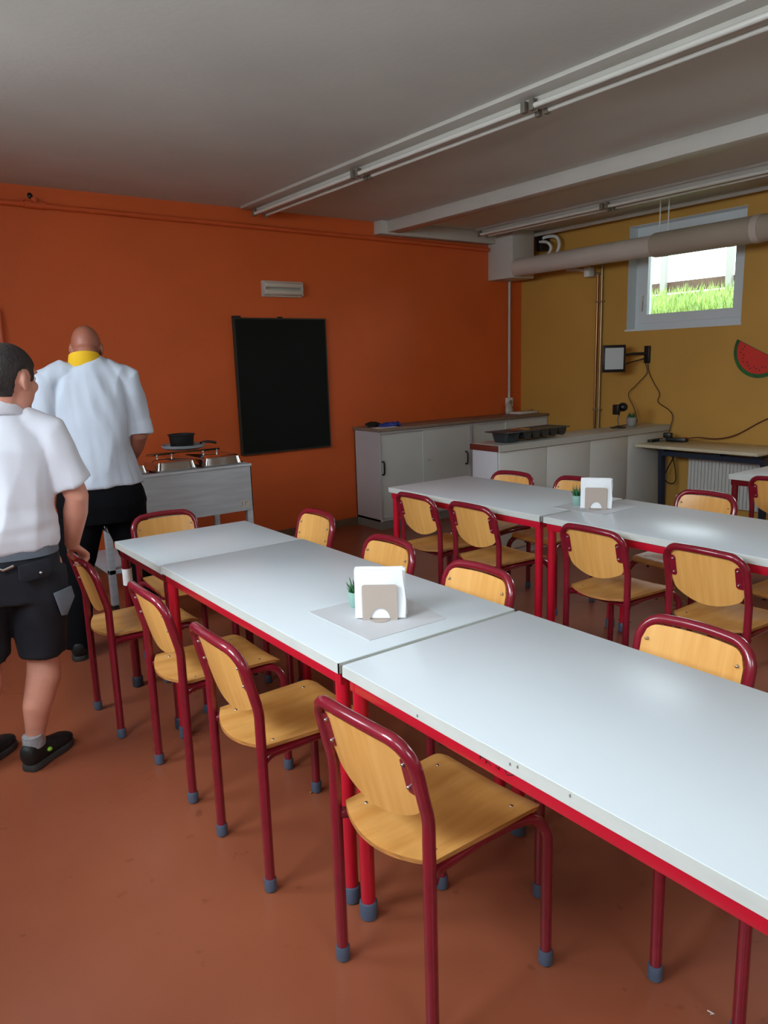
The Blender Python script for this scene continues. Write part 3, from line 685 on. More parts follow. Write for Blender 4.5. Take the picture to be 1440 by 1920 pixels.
CH = [
 ((1.080, 1.285, 0), 0.06, 'wooden chair nearest the camera, whole seat and legs in view, at the front table', 1),
 ((1.045, 1.965, 0), 0.0, 'wooden chair on the near side of the front row, second from the camera', 1),
 ((1.045, 2.550, 0), 0.0, 'wooden chair on the near side of the front row, third from the camera', 1),
 ((0.995, 3.205, 0), 0.0, 'wooden chair whose back the man in the polo shirt holds', 1),
 ((1.645, 1.095, 0), PI, 'wooden chair back rising beyond the nearest front table, largest on the far side', 1),
 ((1.630, 1.950, 0), PI+.03, 'wooden chair back beyond the front row, right behind the near napkin holder', 1),
 ((1.655, 2.545, 0), PI, 'wooden chair beyond the front row, just behind the near napkin holder top', 1),
 ((1.748, 3.310, 0), PI-.03, 'wooden chair beyond the front row, farthest of that side, below the chalkboard', 1),
 ((1.362, 3.645, 0), -PI/2-.02, 'wooden chair at the head of the short table, in front of the serving cart', 1),
 ((2.905, 3.340, 0), 0.0, 'wooden chair on the near side of the second row, nearest the cupboards', 1),
 ((2.925, 2.890, 0), 0.0, 'wooden chair on the near side of the second row, second from the cupboards', 1),
 ((2.925, 2.095, 0), 0.0, 'wooden chair on the near side of the second row, beside the table joint legs', 1),
 ((2.935, 1.555, 0), 0.0, 'wooden chair on the near side of the second row, nearest the right edge', 1),
 ((3.440, 3.500, 0), PI+.1, 'wooden chair beyond the second row, in front of the counter end', 1),
 ((3.535, 3.050, 0), PI, 'wooden chair beyond the second row, half hidden by the far napkin holder', 1),
 ((3.600, 2.210, 0), PI, 'wooden chair beyond the second row, in front of the radiator', 1),
 ((3.500, 1.520, 0), PI, 'wooden chair beyond the second row, only its seat showing under the table at the right', 1),
 ((4.800, 2.180, 0), 0.0, 'dark wooden chair at the burgundy framed table on the right edge', 1),
 ((1.640, 0.500, 0), PI, 'wooden chair under the nearest front table, only its legs showing bottom right', 1),
]
for i, (l, rz, lab, _) in enumerate(CH):
    if i == 0: ch0.location = l; ch0.rotation_euler = (0, 0, rz); ch0['label'] = lab
    else: place(ch0, KT, l, rz, lab)

# ------------------------------------------------------------------ napkin holders, mats, plants
def placemat(pts, z, label):
    mb = MB(); n = len(pts); vs = [(x, y, z) for x, y in pts]+[(x, y, z+.0015) for x, y in pts]
    mb.add(vs, [tuple(reversed(range(n))), tuple(range(n, 2*n))]+[(i, (i+1) % n, n+(i+1) % n, n+i) for i in range(n)])
    return tag(mb.build('placemat', MT['mat']), label, 'placemat', 'grey placemats')
placemat([(1.144, 1.652), (1.431, 1.648), (1.475, 1.975), (1.142, 1.985)], .7505, 'pale grey placemat under the near napkin holder')
placemat([(3.02, 2.28), (3.31, 2.29), (3.30, 2.60), (2.99, 2.59)], .7505, 'pale grey placemat under the far napkin holder')
def napkin_holder(loc, rz, label):
    t = thing('napkin_holder', label, 'napkin holder', loc, rz, 'taupe napkin holders')
    # local: width along x, front faces -y
    w2, hh, th = .054, .112, .0018
    def plate(y):
        ol = [(-w2, 0)]+[(.031*math.cos(t_), .037*math.sin(t_)) for t_ in [PI-PI*i/20 for i in range(21)]]+[(w2, 0)]
        ol += [(w2-.008+.008*math.cos(a), hh-.008+.008*math.sin(a)) for a in [PI/2*i/6 for i in range(7)]]
        ol += [(-w2+.008+.008*math.cos(a), hh-.008+.008*math.sin(a)) for a in [PI/2+PI/2*i/6 for i in range(7)]]
        return MB().prism(ol, (0, y, 0), (1, 0, 0), (0, 0, 1), th)
    plate(-.031).build('front_plate', MT['taupe'], t); plate(.033).build('back_plate', MT['taupe'], t)
    MB().box(-w2, w2, -.031, .033, 0, .0018).build('base_plate', MT['taupe'], t)
    tabp = [(.029*math.cos(a), -.032+.026*math.sin(a)) for a in [PI+PI*i/20 for i in range(21)]]
    MB().prism(tabp, (0, 0, .0), (1, 0, 0), (0, 1, 0), .0018).build('folded_tab', MT['taupe'], t)
    return t
def napkins(loc, rz, label):
    t = thing('napkin_stack', label, 'napkins', loc, rz, 'white paper napkins in the holders')
    for i in range(9):
        y = -.0215+i*.0060; dx = random.uniform(-.002, .002); sl = -.02*(1 if i > 5 else .3)*(i/9)
        def f(u, v, y=y, dx=dx, i=i):
            x = -.076+.152*v+dx+(.004*math.sin(u*5+i) if v > .5 else 0); z = .0035+.152*u-(.003*(i % 3))
            bend = .006*math.sin(PI*u)*(1 if v > .9 else .2)
            return (x, y+bend+.0015*math.sin(8*v+i)+(.004*(u**3) if i == 0 else .006*u**3), z)
        MB().grid_plate(12, 12, f, .0054).build('napkin', MT['paper'], t, ang=60)
    return t
for loc, rz, a, b_ in (((1.290, 1.795, .7525), math.radians(-40), 'taupe holder full of white napkins on the near table', 'stack of white napkins standing in the near holder'),
                       ((3.135, 2.415, .7525), math.radians(-54), 'taupe holder full of white napkins on the second row tables', 'stack of white napkins standing in the far holder')):
    napkin_holder(loc, rz, a)
    napkins((loc[0], loc[1], loc[2]), rz, b_)
pot_plant('potted_succulent', (1.288, 1.925, .7525), .027, .052, MT['teal'], 'tiny spiky plant in a sage green pot behind the near napkin holder', 20, .048, .005, 'tiny plants in green pots')
pot_plant('potted_succulent', (3.135, 2.535, .7525), .027, .052, MT['teal'], 'tiny spiky plant in a sage green pot beside the far napkin holder', 20, .055, .0055, 'tiny plants in green pots')

# ------------------------------------------------------------------ serving cart
sc = thing('serving_cart', 'stainless steel food warming cart by the orange wall', 'serving cart', (1.735, 4.55, 0))
X0, X1, D = -.495, .495, .62
pn = MB().box(X0, X1, 0, .006, .575, .887).box(X0, X1, D-.006, D, .575, .887).box(X0, X0+.006, 0, D, .575, .887).box(X1-.006, X1, 0, D, .575, .887)
pn.build('panel', MT['steel'], sc)
MB().box(X0-.004, X1+.004, -.006, .05, .872, .89).box(X0-.004, X1+.004, D-.06, D+.006, .872, .89).box(X0-.004, X0+.03, .05, D-.06, .872, .89).box(X1-.03, X1+.004, .05, D-.06, .872, .89).box(-.17, -.16, .05, D-.06, .872, .888).box(.16, .17, .05, D-.06, .872, .888).build('rim', MT['steel'], sc, bev=.003)
for i in range(3):
    x0 = X0+.03+i*.325
    MB().box(x0, x0+.31, .05, .056, .70, .88).box(x0, x0+.31, D-.066, D-.06, .70, .88).box(x0, x0+.31, .05, D-.06, .70, .704).build('well', MT['chrome'], sc)
for sx in (X0+.02, X1-.02):
    for sy in (.03, D-.03):
        lg = MB().box(sx-.02, sx+.02, sy-.02, sy+.02, .10, .60).build('leg', MT['steel'], sc, bev=.002)
        cs = MB().loft([(sx-.015, sy, .052), (sx+.015, sy, .052)], [.05, .05], ref=(0, 0, 1), seg=20, round_ends=False).build('caster', MT['black'], lg)
MB().box(X0+.0, X1, .01, D-.01, .30, .325).build('lower_shelf', MT['steel'], sc)
MB().box(X1-.09, X1-.03, -.0015, 0, .60, .645).build('sticker', MT['plastic_w'], sc)
MB().box(X1-.083, X1-.079, -.002, -.0015, .606, .638).box(X1-.060, X1-.056, -.002, -.0015, .61, .636).box(X1-.056, X1-.040, -.002, -.0015, .632, .636).build('sticker_print', MT['cab_edge'], sc)
def lid(i, dy, tilt, label):
    t = thing('container_lid', label, 'container lid', (1.735+X0+.185+i*.325, 4.55+.30+dy, .8905), 0, 'steel lids on the serving cart')
    MB().loft([(0, 0, 0), (0, 0, .005), (0, 0, .006), (0, 0, .05), (0, 0, .058)], [(.155, .245), (.155, .245), (.143, .233), (.132, .222), (.120, .21)], seg=64, round_ends=False, power=7).build('dome', MT['chrome'], t, bev=0)
    for s_ in (-.05, .05): MB().cyl((s_, 0, .056), .007, .032, 10).build('handle_post', MT['chrome'], t)
    MB().tube([(-.07, 0, .085), (.07, 0, .085)], .007, 10).build('handle', MT['black'], t)
    return t
lid(0, 0, 0, 'polished steel lid on the serving cart, next to the man in white jacket')
lid(1, 0, 0, 'polished steel lid in the middle of the serving cart')
lid(2, 0, 0, 'polished steel lid on the serving cart, nearest the chalkboard')
# ladle, pan and pot
pn = thing('frying_pan', 'flat light grey pan with black handle lying over the cart lids', 'pan', (1.94, 4.98, .985), math.radians(12))
MB().lathe((0, 0, 0), [(.12, 0), (.145, .012), (.15, .03), (.146, .03), (.14, .014), (.001, .006)], 32).build('pan_body', mat('light_grey_enamel', (170, 176, 182), .3), pn)
MB().tube(smooth_path([(.14, 0, .025), (.2, 0, .03), (.27, 0, .015)], 6), .009, 10).build('handle', MT['black'], pn)
bk = thing('black_pot', 'small black pot standing on the grey pan on the cart', 'pot', (1.93, 4.98, .9925))
MB().lathe((0, 0, 0), [(.072, 0), (.078, .01), (.085, .085), (.093, .088), (.093, .095), (.082, .095), (.074, .012), (.001, .01)], 28).build('pot_body', MT['blackmat'], bk)
tag(MB().loft([(1.62, 4.82, .983), (1.80, 4.83, .983), (2.02, 4.86, .975)], [(.008, .005), (.009, .005), (.02, .006)], ref=(0, 1, 0), seg=10).build('serving_spoon', MT['copper']), 'long serving spoon coloured as steel mirroring the orange wall, lying across the cart lids', 'spoon')  # spoon's copper colour stands in for the orange wall reflected in steel

# ------------------------------------------------------------------ people
def organic(mb, name, m, parent, voxel=.006, smooth=6, fold=None, ang=180):
    me = mb.mesh('tmp'); o = bpy.data.objects.new('tmp', me); COL.objects.link(o)
    md = o.modifiers.new('r', 'REMESH'); md.mode = 'VOXEL'; md.voxel_size = voxel
    if smooth:
        sm = o.modifiers.new('s', 'SMOOTH'); sm.factor = .5; sm.iterations = smooth
    dg = bpy.context.evaluated_depsgraph_get(); dg.update()
    e = o.evaluated_get(dg); me2 = bpy.data.meshes.new_from_object(e)
    bpy.data.objects.remove(o); bpy.data.meshes.remove(me)
    off = rootloc(parent)
    if fold:
        me2.update(); N_ = [v.normal.copy() for v in me2.vertices]
        for v, n_ in zip(me2.vertices, N_): v.co = v.co+n_*fold(v.co, n_)
    for v in me2.vertices: v.co -= off
    me2.name = name; me2.materials.clear(); me2.materials.append(m)
    me2.polygons.foreach_set('use_smooth', [True]*len(me2.polygons))
    ob = bpy.data.objects.new(name, me2); COL.objects.link(ob); ob.parent = parent
    return ob
def head_parts(mb, c, R, s=1.0):
    def P(x, y, z): return Vector(c)+R@Vector((x*s, y*s, z*s))
    q = R
    mb.ell(P(0, -.008, .025), (.074*s, .095*s, .092*s), 28, 18, q)          # skull
    mb.ell(P(0, .022, -.03), (.060*s, .068*s, .085*s), 24, 16, q)          # face
    mb.ell(P(0, .045, -.092), (.034*s, .034*s, .024*s), 16, 10, q)         # chin
    mb.loft([P(0, .086, .022), P(0, .100, -.004), P(0, .108, -.026), P(0, .092, -.036)], [.009*s, .011*s, .014*s, .010*s], ref=q@Vector((1, 0, 0)), seg=12)
    mb.ell(P(0, .083, -.060), (.024*s, .012*s, .006*s), 14, 8, q); mb.ell(P(0, .081, -.071), (.021*s, .012*s, .006*s), 14, 8, q)
    for sx in (-1, 1):
        mb.ell(P(sx*.03, .078, .028), (.024*s, .012*s, .007*s), 12, 8, q)   # brow
        mb.ell(P(sx*.040, .060, -.022), (.022*s, .02*s, .022*s), 12, 8, q)  # cheek
        rr = q@Matrix.Rotation(sx*.35, 3, 'Z')
        mb.ell(P(sx*.076, -.006, -.008), (.009*s, .020*s, .032*s), 14, 10, rr)   # ear
        mb.ell(P(sx*.074, .004, -.032), (.007*s, .010*s, .012*s), 12, 8, rr)
def eyes(parent, c, R, s=1.0):
    for sx in (-1, 1):
        p = Vector(c)+R@Vector((sx*.031*s, .0715*s, .006*s))
        MB().ell(p, (.0125*s, .0125*s, .0110*s), 14, 10).build('eye', MT['eye'], parent, world=True)
        p2 = Vector(c)+R@Vector((sx*.031*s, .0805*s, .006*s)); MB().ell(p2, (.0055*s,.0045*s,.0055*s), 10, 8).build('iris', MT['amber_cable'], parent, world=True)
def hand(mb, wr, palm_dir, side, norm, curl, s=1.0, thumb=1, splay=.0):
    """palm from wrist along palm_dir; side = direction across knuckles towards the thumb; norm = direction the fingers curl to"""
    d_, sd_, n_ = Vector(palm_dir).normalized(), Vector(side).normalized(), Vector(norm).normalized(); wr = Vector(wr)
    mb.loft([wr-d_*.02*s, wr+d_*.015*s, wr+d_*.05*s, wr+d_*.085*s], [(.024*s, .018*s), (.030*s, .016*s), (.038*s, .014*s), (.037*s, .011*s)], ref=sd_, seg=16)
    for k, (o_, L_) in enumerate(((.028, .070), (.009, .078), (-.010, .072), (-.028, .058))):
        p = wr+d_*(.082-.004*k)*s+sd_*o_*s; dirr = d_.copy(); pts = [p-d_*.02*s, p]
        for j, f_ in enumerate((.45, .32, .23)):
            ax = d_.cross(n_).normalized(); dirr = (Matrix.Rotation(curl[j], 3, ax)@dirr).normalized(); p = p+dirr*L_*f_*s; pts.append(p)
        mb.loft(pts, [.0095*s, .0095*s, .0088*s, .0082*s, .0068*s], ref=sd_, seg=10)
    t0 = wr+d_*.022*s+sd_*.022*s
    if thumb: 
        t1_ = t0+(d_*.6+sd_*.75+n_*.35).normalized()*.038*s; t2_ = t1_+(d_*.8+sd_*.15+n_*.6).normalized()*.030*s; t3_ = t2_+(d_*.7-sd_*.2+n_*.75).normalized()*.024*s
        mb.loft([t0, t1_, t2_, t3_], [.014*s, .0125*s, .0105*s, .008*s], ref=n_, seg=10)
def rotz(a, tx=0):
    return Matrix.Rotation(a, 3, 'Z')@Matrix.Rotation(tx, 3, 'X')
def hair_shell(body, parent, c, R, cond, off, m, name='hair'):
    me = body.data; base = rootloc(parent); Ri = R.inverted()
    loc = {}; keep = []
    for v in me.vertices:
        l_ = Ri@(v.co+base-Vector(c)); loc[v.index] = l_
    use = {}
    vs = []; fs = []
    for p in me.polygons:
        if all(cond(loc[i]) > 0 for i in p.vertices): keep.append(p)
    for p in keep:
        q = []
        for i in p.vertices:
            if i not in use:
                use[i] = len(vs); v = me.vertices[i]
                vs.append(v.co+v.normal*(off*min(1, cond(loc[i])/.012)+.0008))
            q.append(use[i])
        fs.append(tuple(q))
    mb = MB(); mb.add(vs, fs); o = mb.build(name, m, parent, ang=180); return o
def shoe(parent, heel, toe, z0=0.0, L_=None):
    h, t = Vector((heel[0], heel[1], 0)), Vector((toe[0], toe[1], 0)); d_ = (t-h).normalized(); ln = (t-h).length; sd_ = Vector((d_.y, -d_.x, 0))
    def p(u, z): return h+d_*(u*ln)+Vector((0, 0, z+z0))
    up_ = MB()
    prof = [(.04, .062, .034, .045), (.14, .066, .038, .050), (.30, .062, .037, .046), (.48, .050, .040, .036), (.68, .042, .046, .028), (.86, .037, .043, .022), (.95, .034, .030, .016)]
    up_.loft([p(u, z) for u, z, a, b2 in prof], [(a, b2) for u, z, a, b2 in prof], ref=sd_, seg=22, power=2.4)
    up_.loft([p(.16, .06), p(.19, .10)], [(.036, .046), (.034, .042)], ref=sd_, seg=18, round_ends=False)
    s = organic(up_, 'shoe', MT['shoe'], parent, .006, 3)
    so = MB(); ol = []
    for u, w_ in ((.0, .018), (.03, .032), (.12, .040), (.3, .039), (.45, .040), (.65, .049), (.82, .048), (.93, .036), (1.0, .014)): ol.append((u*ln, w_))
    out = [(a, b2) for a, b2 in ol]+[(a, -b2) for a, b2 in reversed(ol)]
    so.prism(out, h+Vector((0, 0, z0)), d_, Vector((-d_.y, d_.x, 0)), .028)
    so.build('sole', MT['sole'], s, world=True, bev=.005)
    return s, d_, sd_, h, ln
def folds(amp, sc_, seed=0, vert=.35):
    def f(co, n_):
        a = noise.noise(Vector((co.x*sc_+seed, co.y*sc_, co.z*sc_*vert)))
        b2 = noise.noise(Vector((co.x*sc_*2.3+co.z*3, co.y*sc_*2.3, co.z*sc_*.9+seed)))
        a = 1-abs(a)*2.2
        return amp*(a*.8-.3)+amp*.45*b2
    return f

# ---- man in white polo shirt
m1 = thing('person', 'man in white polo shirt and dark work shorts, hand on a chair back', 'person', (.45, 3.03, 0))
A1 = -math.radians(14); R1 = rotz(A1)
fx, fy = R1@Vector((1, 0, 0)), R1@Vector((0, 1, 0))     # his right, his forward
hc = Vector((.534, 2.985, 1.506)); RH = rotz(-math.radians(56), -.06)
B = MB(); head_parts(B, hc, RH, 1.05)
nk = Vector((.492, 3.0, 1.385))
B.loft([nk-Vector((.01, 0, .06)), nk, hc+RH@Vector((0, -.02, -.03))], [(.075, .065), (.060, .058), (.055, .058)], ref=fx, seg=20)
hp = Vector((.455, 3.03, .83))
B.loft([hp+Vector((0, 0, -.09)), hp, hp+Vector((.0, 0, .12)), hp+Vector((.01, -.01, .28)), hp+Vector((.02, -.02, .42)), hp+Vector((.03, -.025, .50)), nk],
       [(.13, .095), (.165, .105), (.15, .10), (.165, .105), (.175, .105), (.15, .085), (.07, .06)], ref=fx, seg=28, power=2.3)
shr, elr, wrr = Vector((.640, 2.965, 1.300)), Vector((.715, 2.960, 1.06)), Vector((.704, 3.080, .850))
B.loft([nk+fx*.04+Vector((0, 0, -.05)), shr+Vector((-.01, 0, .01)), (shr+elr)/2, elr, elr.lerp(wrr, .3), elr.lerp(wrr, .75), wrr], [.045, .054, .050, .043, .046, .034, .027], ref=(0, 1, 0), seg=18)
hand(B, wrr, (.56, .42, -.55), (-.45, .85, .1), (-.25, 0, -1), (.55, .95, .8), .95)
shl, ell_, wrl = Vector((.305, 3.05, 1.295)), Vector((.235, 3.08, 1.04)), Vector((.205, 3.17, .83))
B.loft([nk-fx*.04+Vector((0, 0, -.05)), shl+Vector((.01, 0, .01)), (shl+ell_)/2, ell_, ell_.lerp(wrl, .3), ell_.lerp(wrl, .75), wrl], [.045, .054, .050, .043, .046, .034, .027], ref=(0, 1, 0), seg=18)
hand(B, wrl, (-.05, .15, -1), (.3, .9, .1), (1, -.2, 0), (.25, .3, .25), .92)
for (hx_, hy_, kx, ky, ax_, ay_) in ((.552, 3.01, .545, 3.055, .476, 3.03), (.372, 3.06, .345, 3.12, .300, 3.15)):
    B.loft([(hx_, hy_, .82), (hx_, hy_, .70), ((hx_+kx)/2, (hy_+ky)/2, .58), (kx, ky, .43), (kx-.01, ky-.012, .35), (ax_*.75+kx*.25, ay_*.75+ky*.25-.01, .24), (ax_, ay_, .13), (ax_, ay_, .06)],
           [.092, .088, .077, .060, .065, .053, .036, .034], ref=(1, 0, 0), seg=20)
    B.loft([(ax_-.005, ay_-.005, .05), (ax_+.07, ay_+(.055 if ax_ > .4 else .07), .035)], [(.026, .03), (.028, .016)], ref=(1, -.7, 0), seg=14)
body1 = organic(B, 'body', MT['skin1'], m1, .0055, 3)
eyes(m1, hc, RH, 1.05)
def hc1(l):   # hair region on the head, local coords
    x, y, z = l
    if z < -.1 or abs(x) > .12 or abs(y) > .14: return -1
    line = -.062 if y < -.035 else (-.008 if y < .042 else .028+(y-.042)*.75)
    ear = math.sqrt(((y+.004)/.034)**2+((z+.010)/.044)**2)-1 if abs(x) > .058 else 9
    return min(z-line, ear*.04)
hair_shell(body1, m1, hc, RH, hc1, .007, MT['hair'])
S = MB()
S.loft([hp+Vector((0, 0, .045)), hp+Vector((.0, 0, .075)), hp+Vector((.0, -.005, .12)), hp+Vector((.003, -.01, .22)), hp+Vector((.012, -.015, .34)), hp+Vector((.02, -.02, .44)), hp+Vector((.028, -.022, .495)), hp+Vector((.034, -.026, .535)), nk+Vector((-.002, -.002, .018))],
       [(.172, .122), (.194, .140), (.194, .142), (.182, .132), (.186, .130), (.180, .122), (.150, .105), (.105, .088), (.068, .066)], ref=fx, seg=32, round_ends=False, power=2.2)
for sg, sh_, el_ in ((1, shr, elr), (-1, shl, ell_)):
    S.loft([nk+fx*.05*sg+Vector((0, 0, -.055)), sh_.lerp(nk, .45)+Vector((0, 0, .015)), sh_+Vector((.0, 0, .012)), sh_.lerp(el_, .22), sh_.lerp(el_, .5), sh_.lerp(el_, .80)+fx*.006*sg], [.052, .060, .070, .074, .073, .075], ref=(0, 1, 0), seg=24, round_ends=False)
def f1(co, n_):
    base = folds(.015, 8.5, 3, .22)(co, n_)
    k = max(0, min(1, (1.30-co.z)/.2))*max(.15, min(1, (co.z-.90)/.12)); low = max(0, 1-abs(co.z-1.0)/.07)
    return base*(.2+.8*k)+.008*low*noise.noise(Vector((co.x*6, co.y*6, co.z*26)))
polo = organic(S, 'polo_shirt', MT['polo'], m1, .008, 5, f1)
polo['label'] = 'loose white polo shirt'
C_ = MB(); ring = []
for i in range(25):
    a = 2*PI*i/24; ring.append(nk+fx*.070*math.cos(a)+fy*.068*math.sin(a)+Vector((.002, 0, .030-.014*math.sin(a))))
cv = []; cf = []
for i in range(24):
    a = 2*PI*i/24
    for (rr, z) in ((.061, .048), (.066, .050), (.084, -.006), (.074, -.014)):
        cv.append(nk+fx*rr*1.04*math.cos(a)+fy*rr*math.sin(a)+Vector((0, 0, z-.016*math.sin(a))))
for i in range(24):
    for k in range(4):
        a, b2 = i*4+k, i*4+(k+1) % 4; c2, d2 = ((i+1) % 24)*4+k, ((i+1) % 24)*4+(k+1) % 4; cf.append((a, b2, d2, c2))
C_.add(cv, cf); C_.build('collar', MT['polo'], m1, world=True, ang=80)
SH = MB()
SH.loft([hp+Vector((0, 0, -.14)), hp+Vector((0, 0, -.05)), hp+Vector((0, 0, .03)), hp+Vector((0, 0, .085))], [(.165, .125), (.188, .132), (.180, .126), (.170, .115)], ref=fx, seg=28, round_ends=False, power=2.4)
for (hx_, hy_, kx, ky) in ((.548, 3.01, .540, 3.045), (.372, 3.06, .350, 3.11)):
    SH.loft([(hx_, hy_, .80), (hx_, hy_, .70), (kx+.004, ky-.01, .58), (kx, ky, .455)], [(.103, .118), (.104, .115), (.096, .104), (.088, .094)], ref=(1, 0, 0), seg=22, round_ends=False)
sh1 = organic(SH, 'shorts', MT['shorts'], m1, .008, 4, folds(.008, 8, 9, .6))
sh1['label'] = 'dark knee length work shorts'
bl = MB(); bv = []; bf = []
for i in range(40):
    a = 2*PI*i/40; ca, sa = math.cos(a), math.sin(a); e = 2/2.4
    cx_ = math.copysign(abs(ca)**e, ca); sy_ = math.copysign(abs(sa)**e, sa)
    for (dr, z) in ((-.006, .035), (.009, .035), (.009, .078), (-.006, .078)):
        bv.append(hp+fx*(.176+dr)*cx_+fy*(.124+dr)*sy_+Vector((0, 0, z)))
for i in range(40):
    for k in range(4):
        a, b2 = i*4+k, i*4+(k+1) % 4; c2, d2 = ((i+1) % 40)*4+k, ((i+1) % 40)*4+(k+1) % 4; bf.append((a, b2, d2, c2))
bl.add(bv, bf); bl.build('belt', MT['greycloth'], m1, world=True, ang=50)
# back pocket flap, side pocket patch
bkp = hp-fy*.136+fx*.10+Vector((0, 0, -.015))
fl1 = MB().prism([(-.055, .035), (.055, .045), (.058, .0), (.045, -.022), (-.045, -.028), (-.056, -.012)], bkp, (fx+fy*.35).normalized(), Vector((0, 0, 1)), .006).build('pocket_flap', MT['greycloth'] if False else MT['shorts'], m1, world=True, bev=.002)
MB().ell(bkp+fx*.02-fy*.008+Vector((0, 0, -.002)), (.006, .004, .006), 10, 8).build('button', MT['screw'], fl1, world=True)
sp1 = Vector((.612, 2.905, .668))
MB().prism([(-.045, .055), (.04, .06), (.05, .015), (.005, -.045), (-.02, -.04)], sp1, Vector((.86, .50, 0)).normalized(), Vector((0, 0, 1)), .006).build('side_pocket', MT['greycloth'], m1, world=True, bev=.002)
MB().tube([tuple(hp-fy*.14+fx*-.03+Vector((0, 0, .02))), tuple(hp-fy*.145+fx*.0+Vector((0, 0, .008))), tuple(hp-fy*.142+fx*.035+Vector((0, 0, .02)))], .006, 8).build('key_ring', MT['chrome'], m1, world=True)
for heel, toe in (((.425, 2.985), (.622, 3.150)), ((.245, 3.10), (.425, 3.285))):
    s_, d_, sd_, h_, ln_ = shoe(m1, heel, toe)
    MB().loft([h_+d_*.052+Vector((0, 0, .088)), h_+d_*.050+Vector((0, 0, .135))], [(.040, .045), (.038, .041)], ref=sd_, seg=20, round_ends=False).build('sock', MT['sock'], m1, world=True)
    MB().ell(h_+d_*.085+sd_*.040+Vector((0, 0, .058)), (.011, .011, .009), 12, 8).build('badge', MT['green'], s_, world=True)

# ---- man in white jacket
m2 = thing('person', 'bald man in white jacket with yellow collar and black trousers, at the serving cart', 'person', (1.13, 4.16, 0))
A2 = -math.radians(12); R2 = rotz(A2); fx, fy = R2@Vector((1, 0, 0)), R2@Vector((0, 1, 0))
hc = Vector((1.150, 4.215, 1.650)); RH = rotz(-math.radians(20), -.42)
B = MB(); head_parts(B, hc, RH, 1.0)
nk = Vector((1.118, 4.155, 1.545))
B.loft([nk-Vector((.0, 0, .06)), nk, hc+RH@Vector((0, -.03, -.03))], [(.085, .075), (.070, .068), (.064, .068)], ref=fx, seg=20)
hp = Vector((1.135, 4.17, .87))
B.loft([hp+Vector((0, 0, -.10)), hp, hp+Vector((.0, 0, .14)), hp+Vector((0, 0, .32)), hp+Vector((.0, 0, .50)), hp+Vector((0, -.01, .60)), nk],
       [(.15, .11), (.165, .12), (.15, .12), (.15, .12), (.175, .11), (.15, .09), (.08, .07)], ref=fx, seg=28, power=2.3)
shr, elr, wrr = Vector((1.312, 4.12, 1.46)), Vector((1.352, 4.12, 1.17)), Vector((1.335, 4.33, .985))
B.loft([nk+fx*.05+Vector((0, 0, -.05)), shr+Vector((-.01, 0, .01)), (shr+elr)/2, elr, elr.lerp(wrr, .3), elr.lerp(wrr, .75), wrr], [.05, .060, .056, .049, .052, .040, .031], ref=(0, 1, 0), seg=18)
hand(B, wrr, (.1, .9, -.35), (-1, .1, 0), (0, -.3, -1), (.4, .5, .4), 1.0)
shl, ell_, wrl = Vector((.925, 4.20, 1.46)), Vector((.862, 4.20, 1.17)), Vector((1.0, 4.42, 1.02))
B.loft([nk-fx*.05+Vector((0, 0, -.05)), shl+Vector((.01, 0, .01)), (shl+ell_)/2, ell_, ell_.lerp(wrl, .3), ell_.lerp(wrl, .75), wrl], [.05, .060, .056, .049, .052, .040, .031], ref=(0, 1, 0), seg=18)
hand(B, wrl, (.8, .5, -.3), (.5, -.8, 0), (0, 0, -1), (.3, .4, .4), 1.0)
LG = ((1.245, 4.15, 1.305, 4.17, 1.335, 4.21), (1.025, 4.19, .955, 4.16, .915, 4.10))
for (hx_, hy_, kx, ky, ax_, ay_) in LG:
    B.loft([(hx_, hy_, .86), (hx_, hy_, .74), ((hx_+kx)/2, (hy_+ky)/2, .62), (kx, ky, .46), ((kx+ax_)/2, (ky+ay_)/2-.01, .30), (ax_, ay_, .13), (ax_, ay_, .06)], [.10, .095, .08, .06, .055, .036, .036], ref=(1, 0, 0), seg=20)
    B.loft([(ax_, ay_-.01, .055), (ax_+.02, ay_+.09, .04)], [(.032, .04), (.035, .022)], ref=(1, 0, 0), seg=14)
body2 = organic(B, 'body', MT['skin2'], m2, .0055, 3)
eyes(m2, hc, RH, 1.0)
J = MB()
J.loft([hp+Vector((0, -.0, .05)), hp+Vector((0, 0, .12)), hp+Vector((0, -.005, .25)), hp+Vector((0, -.01, .40)), hp+Vector((0, -.01, .53)), hp+Vector((0, -.01, .615)), hp+Vector((0, -.01, .668)), nk+Vector((0, .0, .035))],
       [(.222, .165), (.208, .16), (.186, .155), (.196, .148), (.205, .135), (.188, .12), (.145, .10), (.082, .080)], ref=fx, seg=32, round_ends=False, power=2.2)
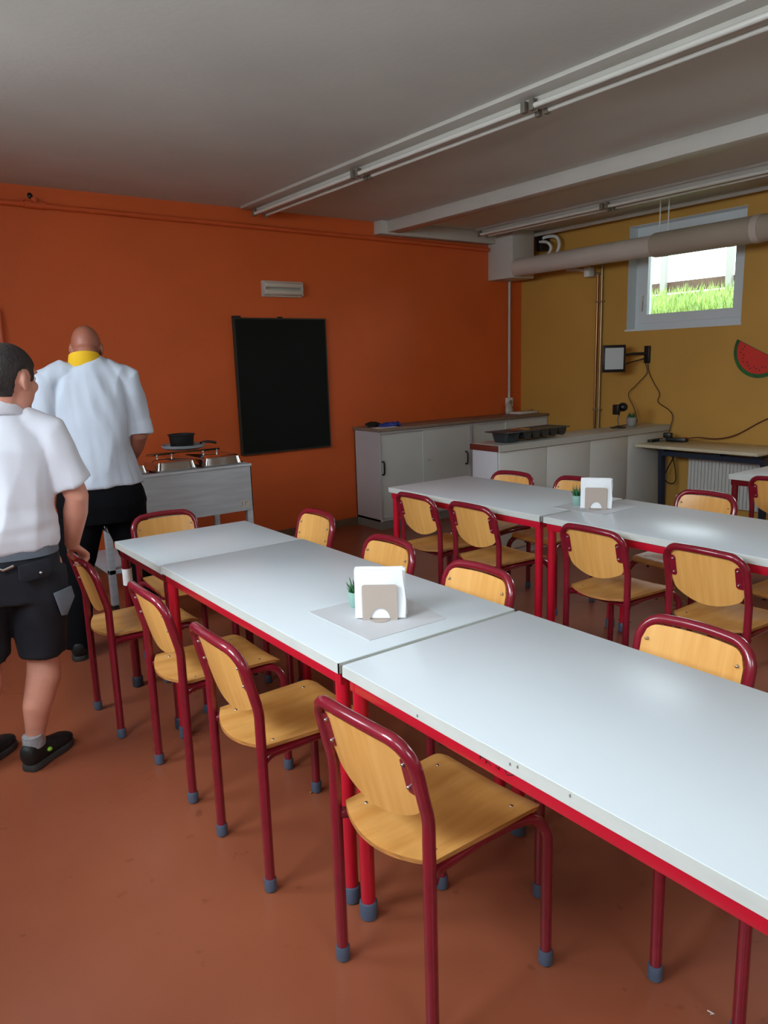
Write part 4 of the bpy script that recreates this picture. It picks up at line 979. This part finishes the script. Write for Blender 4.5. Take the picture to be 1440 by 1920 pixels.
for sg, sh_, el_ in ((1, shr, elr), (-1, shl, ell_)):
    S2 = [nk+fx*.06*sg+Vector((0, 0, -.045)), sh_.lerp(nk, .45)+Vector((0, 0, .022)), sh_+Vector((0, 0, .016)), sh_.lerp(el_, .22), sh_.lerp(el_, .55), sh_.lerp(el_, .92)+fx*.004*sg]
    J.loft(S2, [.060, .072, .082, .084, .077, .068], ref=(0, 1, 0), seg=24, round_ends=False)
    J.loft([sh_.lerp(el_, .74)+fx*.004*sg, sh_.lerp(el_, .97)+fx*.005*sg], [.076, .075], ref=(0, 1, 0), seg=24, round_ends=False)
jk = organic(J, 'jacket', MT['jacket'], m2, .008, 4, folds(.014, 8, 5, .3))
jk['label'] = 'white short sleeved cook jacket'
cv = []; cf = []
for i in range(24):
    a = 2*PI*i/24
    for (rr, z) in ((.070, .070), (.075, .072), (.084, .022), (.078, .016)):
        cv.append(nk+fx*rr*1.02*math.cos(a)+fy*(rr*math.sin(a)+.012)+Vector((0, 0, z-.022*math.sin(a)*(z > .05)-.004)))
for i in range(24):
    for k in range(4):
        a, b2 = i*4+k, i*4+(k+1) % 4; c2, d2 = ((i+1) % 24)*4+k, ((i+1) % 24)*4+(k+1) % 4; cf.append((a, b2, d2, c2))
yc = MB().add(cv, cf).build('collar', MT['yellow_cloth'], m2, world=True, ang=80); yc['label'] = 'bright yellow collar'
TR = MB()
TR.loft([hp+Vector((0, 0, -.15)), hp+Vector((0, 0, -.05)), hp+Vector((0, 0, .02)), hp+Vector((0, 0, .07))], [(.20, .15), (.235, .165), (.222, .16), (.20, .15)], ref=fx, seg=28, round_ends=False, power=2.4)
for (hx_, hy_, kx, ky, ax_, ay_) in LG:
    TR.loft([(hx_, hy_, .84), (hx_, hy_, .74), ((hx_+kx)/2, (hy_+ky)/2, .60), (kx, ky, .46), ((kx+ax_)/2, (ky+ay_)/2, .27), (ax_, ay_, .055)], [(.118, .13), (.116, .125), (.102, .108), (.084, .09), (.077, .082), (.072, .080)], ref=(1, 0, 0), seg=22, round_ends=False)
organic(TR, 'trousers', MT['trousers'], m2, .008, 3, folds(.006, 7, 2, .5))
for heel, toe in (((1.31, 4.15), (1.38, 4.42)), ((.895, 4.03), (.965, 4.30))): shoe(m2, heel, toe)
